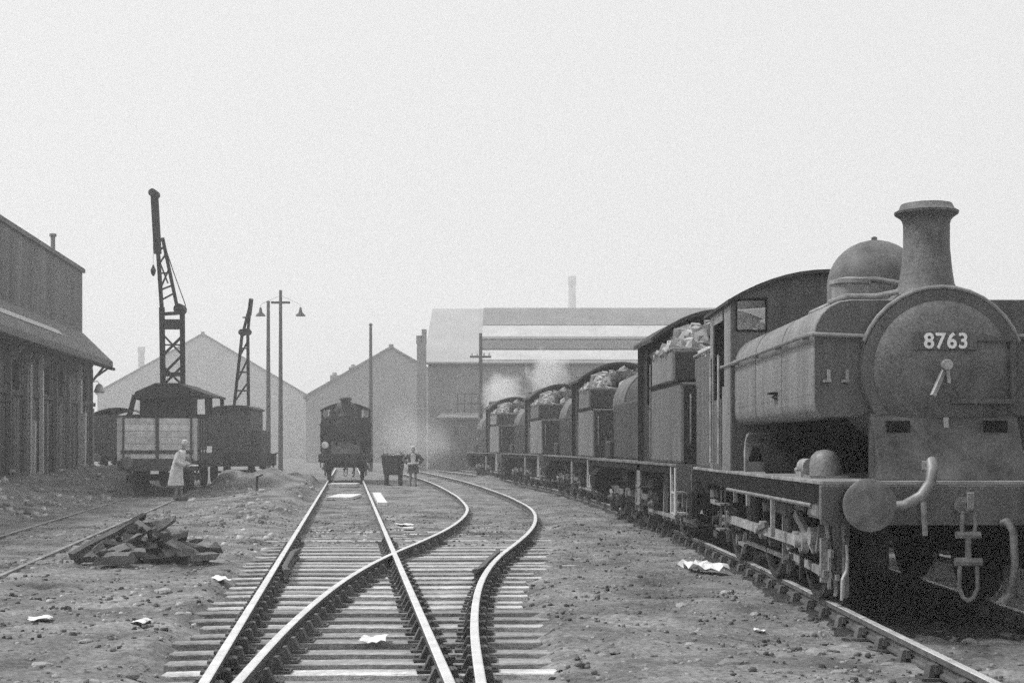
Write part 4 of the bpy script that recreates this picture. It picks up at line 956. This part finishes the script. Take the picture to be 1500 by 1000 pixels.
for px,py,Y_,wd,lab in ((838,405,520,2.6,'faint factory chimney rising far beyond the pale hall roof'),(207,508,420,1.8,'faint thin factory chimney beyond the big gabled shed')):
    t = thing('factory_chimney', lab, 'chimney', (wx(px,Y_),Y_,-.15)); zt = wz(py,Y_)
    MB().lathe([(wd*.75,0),(wd*.5,zt*.95),(wd*.6,zt*.955),(wd*.58,zt+.15)],(0,0,0),'z',20).build('stack','brick_far',t,smooth=True)
    MB().lathe([(wd*.85,0),(wd*.85,2.5),(wd*.74,2.6)],(0,0,0),'z',20).build('base','brick_far',t)

wl2 = thing('dark_blocker','dark wall added beyond the front engine to blacken the view beneath it','wall',(6.4,8,-.15))  # added blocker: keeps bright ground from showing under the front engine
for i in range(3): MB().box(0,.4,.02+i*10,9.98+i*10,0,2.2).build('blocker_section','loco_black',wl2)
for i in range(3): MB().box(-.05,.45,.01+i*10,9.99+i*10,2.2,2.29).build('blocker_cap','shed_wall',wl2)
# ------------------------------------------------------------------ things lying about
def gpt(px, py):
    Y_ = 1.58*2080/(py-655)
    for _ in range(4): Y_ = (CAM_H - float(ground_z(wx(px,Y_),Y_)))*2080/(py-655)
    return Vector((wx(px,Y_), Y_, float(ground_z(wx(px,Y_),Y_))))
def timber(p0, p1, a, b, tw, seed):
    rr = random.Random(seed); p0, p1 = Vector(p0), Vector(p1); d = (p1-p0).normalized()
    u = Vector((0,0,1)); r = d.cross(u).normalized(); u = r.cross(d); q = Matrix.Rotation(tw,3,d); r = q@r; u = q@u
    n = 6; vs = []
    for i in range(n+1):
        c = p0.lerp(p1, i/n); e = rr.uniform(.7,1) if i in (0,n) else rr.uniform(.92,1.05)
        for sx,sy in ((-1,-1),(1,-1),(1,1),(-1,1)): vs.append(c + r*sx*a/2*e*rr.uniform(.9,1.1) + u*sy*b/2*e*rr.uniform(.9,1.1) + d*(rr.uniform(-.05,.05) if i in (0,n) else 0))
    m = MB(); m.add(vs, [(i*4+j,i*4+(j+1)%4,(i+1)*4+(j+1)%4,(i+1)*4+j) for i in range(n) for j in range(4)] + [(0,1,2,3),(n*4+3,n*4+2,n*4+1,n*4)])
    o = m.build('timber_baulk','charred_wood',None)
    return tag(o,BIG.get(seed,'blackened broken timber baulk piled in the scrap heap beside the siding'),'timber','timbers in the scrap heap')
BIG = {0:'longest timber baulk, sloping up the side of the scrap heap to its top',2:'timber baulk sticking up at the top of the scrap heap',4:'long timber baulk lying level along the back of the scrap heap'}
hc = gpt(205, 826); hx_, hy_, hz_ = hc.x, hc.y+.35, hc.z+.02
for k,(a,b,th_,tw) in enumerate([((-.95,-.25,.05),(-.15,.25,.52),.13,.2),((-.55,-.45,.08),(.35,-.05,.30),.15,.5),((-.05,.05,.30),(.42,-.28,.58),.10,.1),((.0,.25,.55),(.35,.0,.22),.12,.8),((-.85,.2,.10),(.5,.3,.16),.16,.1),
    ((-.6,-.6,.06),(.1,-.62,.10),.14,.3),((-.1,-.4,.07),(.85,-.15,.12),.13,.9),((.2,.1,.18),(.95,.2,.10),.14,.4),((-.7,.0,.22),(-.05,-.3,.18),.12,.2),((.1,-.25,.20),(.55,.3,.34),.11,.6),
    ((-.35,.3,.20),(.25,.4,.42),.13,.3),((-1.0,-.05,.05),(-.4,-.35,.10),.12,.7),((.55,-.3,.06),(1.0,.0,.08),.10,.2),((-.3,-.15,.38),(.12,.15,.46),.12,1.0),((-.45,.05,.35),(-.05,.3,.62),.09,.4)]):
    mid_ = [(a[i]+b[i])/2 for i in range(3)]; f_ = .9 if k in (0,2) else .68
    timber([(hx_,hy_,hz_)[i]+mid_[i]+(a[i]-mid_[i])*f_ for i in range(3)],[(hx_,hy_,hz_)[i]+mid_[i]+(b[i]-mid_[i])*f_ for i in range(3)],th_*1.0,th_*.85,tw,k)
rt = random.Random(77)
for k in range(46):
    a = rt.uniform(0,6.28); q = rt.random()**.6; x, y_ = q*.85*math.cos(a), q*.5*math.sin(a); z = .10 + .42*(1-q)*rt.random(); ln = rt.uniform(.08,.30); d = rt.uniform(0,3.14); tl = rt.uniform(-.5,.5)
    e = Vector((math.cos(d)*math.cos(tl), math.sin(d)*math.cos(tl), math.sin(tl)))*ln
    c_ = Vector((hx_+x,hy_+y_,hz_+z)); th_ = rt.uniform(.035,.11)
    timber(c_-e, c_+e, th_*1.4, th_, rt.uniform(0,1.5), 100+k)
def paper(px, py, w_, d_, lab, seed, lift=.02, base=None, amp=.012):
    p = gpt(px,py) if base is None else Vector(base); rr = random.Random(seed); m = MB(); n = 6; vs = []
    for i in range(n+1):
        for j in range(n+1):
            ex = 1 + (rr.uniform(-.12,.12) if i in (0,n) or j in (0,n) else 0)
            vs.append(((i/n-.5)*w_*ex, (j/n-.5)*d_*ex, lift + rr.uniform(0,amp) + .008*math.sin(i*1.1+seed)))
    k = len(vs); top = [(i*(n+1)+j,(i+1)*(n+1)+j,(i+1)*(n+1)+j+1,i*(n+1)+j+1) for i in range(n) for j in range(n)]
    m.add(vs, top); m.add([(v[0],v[1],v[2]-.004) for v in vs], [tuple(reversed(f)) for f in top])
    o = m.build('paper_scrap','paper',None); o.location = p; o.rotation_euler.z = rr.uniform(-.4,.4)
    tag(o, lab, 'paper')
paper(1030,838,.50,.7,'large crumpled white paper lying beside the engine track',1,.04,amp=.11)
paper(548,943,0.21,.42,'small white paper lying across a sleeper between the rails',2,.03,(wx(548,11.6),11.6,-.15),.02)
paper(58,910,.20,.24,'flat white scrap of paper on the open cinders left of the turnout',3,.03)
paper(206,914,.13,.3,'crumpled white scrap of paper near the left ends of the sleepers',4,.03)
paper(325,853,.16,.55,'pale torn rag draped by the left ends of the turnout timbers',5,.05)
paper(1112,926,.09,.12,'tiny white scrap of paper beside the engine rail',6,.02)
paper(592,770,.28,.5,'white scrap between the diverging tracks past the crossing',7,.03)
p_ = gpt(1466,884)
m = MB(); m.prism([(-.05,0),(.05,.0),(.03,.06),(.01,.16),(-.01,.06)],-.02,.02); m.prism([(-.10,0),(.09,-.01),(.05,.035),(-.06,.03)],-.05,-.021)
o = m.build('paper_scrap','paper',None); o.location = p_; tag(o,'upright torn white scrap beneath the hanging hose of the front engine','paper')
def slab(px0,px1,py,Y_,dep,lab,mt='pale_wood',h=.05,rz=0):
    x0,x1 = wx(px0,Y_),wx(px1,Y_); m = MB().box(-(x1-x0)/2,(x1-x0)/2,-dep/2,dep/2,0,h)
    o = m.build('board_slab',mt,None,bevel=.01); o.location = ((x0+x1)/2,Y_,float(ground_z((x0+x1)/2,Y_))+.02); o.rotation_euler.z = rz; tag(o,lab,'board')
slab(487,523,728,44.5,3.0,'pale flat board lying between the rails before the distant engine',h=.09)
slab(484,524,707,57.5,1.6,'pale board close in front of the distant engine wheels',h=.14)
slab(549,562,725,43,8.5,'long pale plank lying along the right rail before the distant engine',h=.10,rz=a6)
slab(590,606,770,27.6,.3,'short pale plank between the diverging tracks',h=.04)
rs = random.Random(21); lumps = []
for k in range(4):
    m = MB(); bm = bmesh.new(); bmesh.ops.create_icosphere(bm, subdivisions=2, radius=1)
    for v in bm.verts: v.co *= rs.uniform(.78,1.08); v.co.z *= .6
    me = bpy.data.meshes.new('stone'); bm.to_mesh(me); bm.free(); me.materials.append(M['stone_loose']); lumps.append(me)
for i,(px,py,r) in enumerate([(1073,972,.10),(1000,888,.09),(1105,900,.06),(1195,958,.11),(1245,905,.05),(1010,945,.06),(900,955,.05),(1300,975,.07),(960,915,.04),(1062,868,.07),(935,840,.05),(882,960,.05),(1340,962,.06),(240,866,.09),(175,882,.10),(125,940,.06),(60,975,.08),(330,838,.07),(265,900,.07),(190,990,.07),(25,920,.06),(860,905,.05),(1150,985,.07),(1420,940,.07),(1230,985,.06)]):
    p = gpt(px,py); o = link('stone', lumps[i%4], None, loc=(p.x,p.y,p.z+r*.05), rz=rs.uniform(0,6), scale=(r*1.15,r*.85,r*.7))
    tag(o,'loose lump of stone or clinker lying on the cinders','stone','loose stones on the cinders')
# barrow and spoked wheel standing between the tracks
bx = thing('ash_barrow','dark ash barrow standing between the tracks beyond the crossing','barrow',(wx(576,60),60,float(ground_z(wx(576,60),60))))
m = MB(); m.prism([(-.48,1.28),(.45,1.28),(.36,.45),(-.36,.45)],-.5,.7); m.build('tub','crane_dark',bx,bevel=.03)
for s in (-.28,.3): MB().box(s-.06,s+.06,-.4,.5,0,.5).build('leg','crane_dark',bx)
m = MB(); rr2 = random.Random(4)
for k in range(40): m.lump((rr2.uniform(-.38,.38), rr2.uniform(-.4,.6), 1.22+rr2.uniform(0,.12)), rr2.uniform(.06,.14), rnd=rr2)
tag(m.build('ash','rubble',bx), kind='stuff')

# ------------------------------------------------------------------ the man by the wagon
def person(loc, lab, rz=0, coatm='pale_coat', hem=.45, capm='pale_coat', tray=True, sc_=1.0, akimbo=False):
    t = thing('person', lab, 'person', loc, rz); t.scale = (sc_, sc_, sc_)
    J = [(0,0,.92),(.03,0,1.10),(.09,0,1.30),(.15,0,1.44),(.19,0,1.52),(.235,0,1.60),(.25,0,1.70),      # 0-6 spine, neck, head
         (.11,-.17,1.37),(.06,-.24,1.12),(.30,-.20,1.02),(.11,.17,1.37),(.10,.24,1.12),(.34,.17,1.04),  # 7-12 arms
         (-.01,-.10,.86),(.03,-.11,.48),(-.03,-.11,.08),(.12,-.12,.03),(0,.10,.86),(.10,.11,.48),(.08,.11,.08),(.23,.12,.03)]
    rad = [.15,.14,.165,.08,.06,.095,.085,.07,.052,.036,.07,.052,.036,.10,.066,.045,.042,.10,.066,.045,.042]
    if akimbo: J[7:13] = [(.10,-.19,1.37),(.0,-.42,1.14),(.17,-.20,.98),(.10,.19,1.37),(.0,.42,1.14),(.17,.20,.98)]
    E = [(0,1),(1,2),(2,3),(3,4),(4,5),(5,6),(2,7),(7,8),(8,9),(2,10),(10,11),(11,12),(0,13),(13,14),(14,15),(15,16),(0,17),(17,18),(18,19),(19,20)]
    for wr, sy in ((9,-1),(12,1)):
        wv = Vector(J[wr]); J.append(tuple(wv+Vector((.07,0,.01)))); rad.append(.034); pm = len(J)-1; E.append((wr,pm))
        for k,(dy,ln) in enumerate(((-.03,.075),(-.01,.085),(.01,.08),(.03,.065))):
            J.append(tuple(wv+Vector((.10,dy,.012)))); rad.append(.011); J.append(tuple(wv+Vector((.10+ln*.6,dy,.005)))); rad.append(.009); J.append(tuple(wv+Vector((.10+ln*.9,dy,-.02)))); rad.append(.008)
            E += [(pm,len(J)-3),(len(J)-3,len(J)-2),(len(J)-2,len(J)-1)]
        J.append(tuple(wv+Vector((.06,-sy*.045,.02)))); rad.append(.012); J.append(tuple(wv+Vector((.10,-sy*.06,.03)))); rad.append(.009); E += [(pm,len(J)-2),(len(J)-2,len(J)-1)]
    me = bpy.data.meshes.new('body'); me.from_pydata(J,E,[]); o = link('body',me,t); me.materials.append(M['grey_trousers'])
    md = o.modifiers.new('skin','SKIN'); sv = me.skin_vertices[0].data
    for i,r_ in enumerate(rad): sv[i].radius = (r_,r_)
    sv[0].use_root = True; s2 = o.modifiers.new('sub','SUBSURF'); s2.levels = 2; s2.render_levels = 2
    md.use_smooth_shade = True
    # head with nose and ears, hair
    m = MB(); prof = [(.02,1.50),(.055,1.52),(.078,1.56),(.088,1.62),(.086,1.68),(.065,1.73),(.02,1.755)]
    m.lathe(prof,(.245,0,0),'z',20); m.prism([(.325,1.60),(.355,1.60),(.33,1.65)],-.014,.014); m.lathe([(.022,-.095),(.028,.095)],(.24,0,1.62),'y',8)
    m.lathe([(.01,-.03),(.012,.03)],(.326,0,1.655),'y',6); m.box(.315,.331,-.02,.02,1.562,1.570)
    m.build('head','skin',t,smooth=True)
    m = MB(); m.lathe([(.092,1.64),(.097,1.69),(.075,1.75),(.02,1.775)],(.235,0,0),'z',20); m.box(.24,.37,-.06,.06,1.685,1.70); m.build('cap',capm,t,smooth=True)
    # coat: rings round the body from collar to knee
    rings = [(.16,1.47,.075,.09),(.14,1.42,.12,.17),(.11,1.34,.15,.225),(.07,1.2,.16,.215),(.03,1.05,.165,.205),(.0,.92,.175,.215),(-.02,.75,.19,.235),(-.03,.58,.21,.26),(-.03,.45,.225,.275)]
    rings = [r_ for r_ in rings if r_[1] >= hem]
    m = MB(); n = 20; vs = []
    for x,z,rx,ry in rings:
        for q in range(n):
            a = 2*math.pi*q/n; f = 1+.03*math.sin(a*5)*(1.5-z); vs.append((x+rx*f*math.cos(a), ry*f*math.sin(a), z))
    m.add(vs,[(i*n+q,i*n+(q+1)%n,(i+1)*n+(q+1)%n,(i+1)*n+q) for i in range(len(rings)-1) for q in range(n)])
    m.build('coat',coatm,t,smooth=True)
    for s,(sh_,el,wr) in ((-1,(7,8,9)),(1,(10,11,12))):
        MB().tube([J[sh_],Vector(J[sh_]).lerp(Vector(J[el]),.5),J[el],Vector(J[el]).lerp(Vector(J[wr]),.5),J[wr]],[.10,.088,.08,.068,.056],12).build('sleeve',coatm,t,smooth=True)
    if tray: MB().box(.40,.58,-.24,.22,1.0,1.035).build('tray','white_paint',t,bevel=.01)
    else:
        m = MB(); m.prism([(-.09,.98),(.09,.98),(.11,1.36),(.05,1.46),(-.05,1.46),(-.11,1.36)], .20, .275, axis='x'); m.build('shirt','pale_coat',t,bevel=.02)
        m = MB(); m.bar((.26,-.26,.98),(.26,.26,1.02),.16,.10); m.build('sack','enamel',t,bevel=.04)
    for s,k in ((-1,16),(1,20)):
        j = Vector(J[k]); MB().tube([j+Vector((-.18,0,.02)),j+Vector((-.08,0,.035)),j+Vector((.03,0,.02)),j+Vector((.09,0,.01))],[.045,.055,.05,.03],10).build('shoe','dark_hair',t,smooth=True)
    return t
px_, Y_ = 259, 41.2
person((wx(px_,Y_),Y_,float(ground_z(wx(px_,Y_),Y_))), 'person in a long pale coat stooping forward beside the pale-ended wagon')
px_, Y_ = 605, 58.6
person((wx(px_,Y_),Y_,float(ground_z(wx(px_,Y_),Y_))), 'person in dark jacket facing the yard beside the ash barrow', R(-85), 'dark_hair', .58, 'enamel', False, .94, True)

# ------------------------------------------------------------------ smoke puffs and haze
def smoke(px, py, Y_, sx, sz, dens, lab, seed):
    m = bpy.data.materials.new('smoke'); m.use_nodes = True; t = m.node_tree; t.nodes.clear()
    o_ = t.nodes.new('ShaderNodeOutputMaterial'); v = t.nodes.new('ShaderNodeVolumePrincipled'); v.inputs['Color'].default_value = (.97,.97,.97,1)
    tc = t.nodes.new('ShaderNodeTexCoord'); n = t.nodes.new('ShaderNodeTexNoise'); n.noise_dimensions = '4D'; n.inputs['W'].default_value = seed; n.inputs['Scale'].default_value = 1.6; n.inputs['Detail'].default_value = 3
    ln = t.nodes.new('ShaderNodeVectorMath'); ln.operation = 'LENGTH'; t.links.new(tc.outputs['Object'], ln.inputs[0]); t.links.new(tc.outputs['Object'], n.inputs['Vector'])
    def mm(op,a,b):
        q = t.nodes.new('ShaderNodeMath'); q.operation = op
        for i,s in enumerate((a,b)):
            if hasattr(s,'is_output'): t.links.new(s,q.inputs[i])
            else: q.inputs[i].default_value = s
        return q.outputs[0]
    d = mm('SUBTRACT', mm('ADD', mm('MULTIPLY', n.outputs[0], 1.5), .10), ln.outputs['Value'])
    d = mm('MULTIPLY', mm('MINIMUM', mm('MAXIMUM', mm('MULTIPLY', d, 2.2), 0.0), 1.0), dens)
    t.links.new(d, v.inputs['Density']); t.links.new(v.outputs[0], o_.inputs['Volume'])
    bm = bmesh.new(); bmesh.ops.create_icosphere(bm, subdivisions=3, radius=1)
    me = bpy.data.meshes.new('smoke'); bm.to_mesh(me); bm.free(); me.materials.append(m)
    o = link('smoke', me, None, loc=(wx(px,Y_),Y_,wz(py,Y_)), scale=(sx,sx,sz)); tag(o, lab, 'smoke', kind='stuff')
smoke(803,548,58.5,1.0,1.25,2.2,'bright white puff of steam above the third tank engine of the row',3.1)
smoke(610,640,78,3.0,2.0,.10,'faint low smoke drifting behind the ash barrow',5.7)
smoke(738,576,76,1.5,1.5,.9,'thin pale wisp of steam above the farthest tank engine',8.4)
hz = MB().box(-430,430,-45,630,-2.5,70).mesh('haze','paper'); hz.materials.clear()
hm = bpy.data.materials.new('haze'); hm.use_nodes = True; t = hm.node_tree; t.nodes.clear()
o_ = t.nodes.new('ShaderNodeOutputMaterial'); v = t.nodes.new('ShaderNodeVolumePrincipled')
v.inputs['Color'].default_value = (.98,.98,.98,1); v.inputs['Density'].default_value = .0021; v.inputs['Anisotropy'].default_value = .2
t.links.new(v.outputs[0], o_.inputs['Volume']); hz.materials.append(hm)
tag(link('haze', hz), 'pale smoky haze hanging over the yard', kind='stuff')
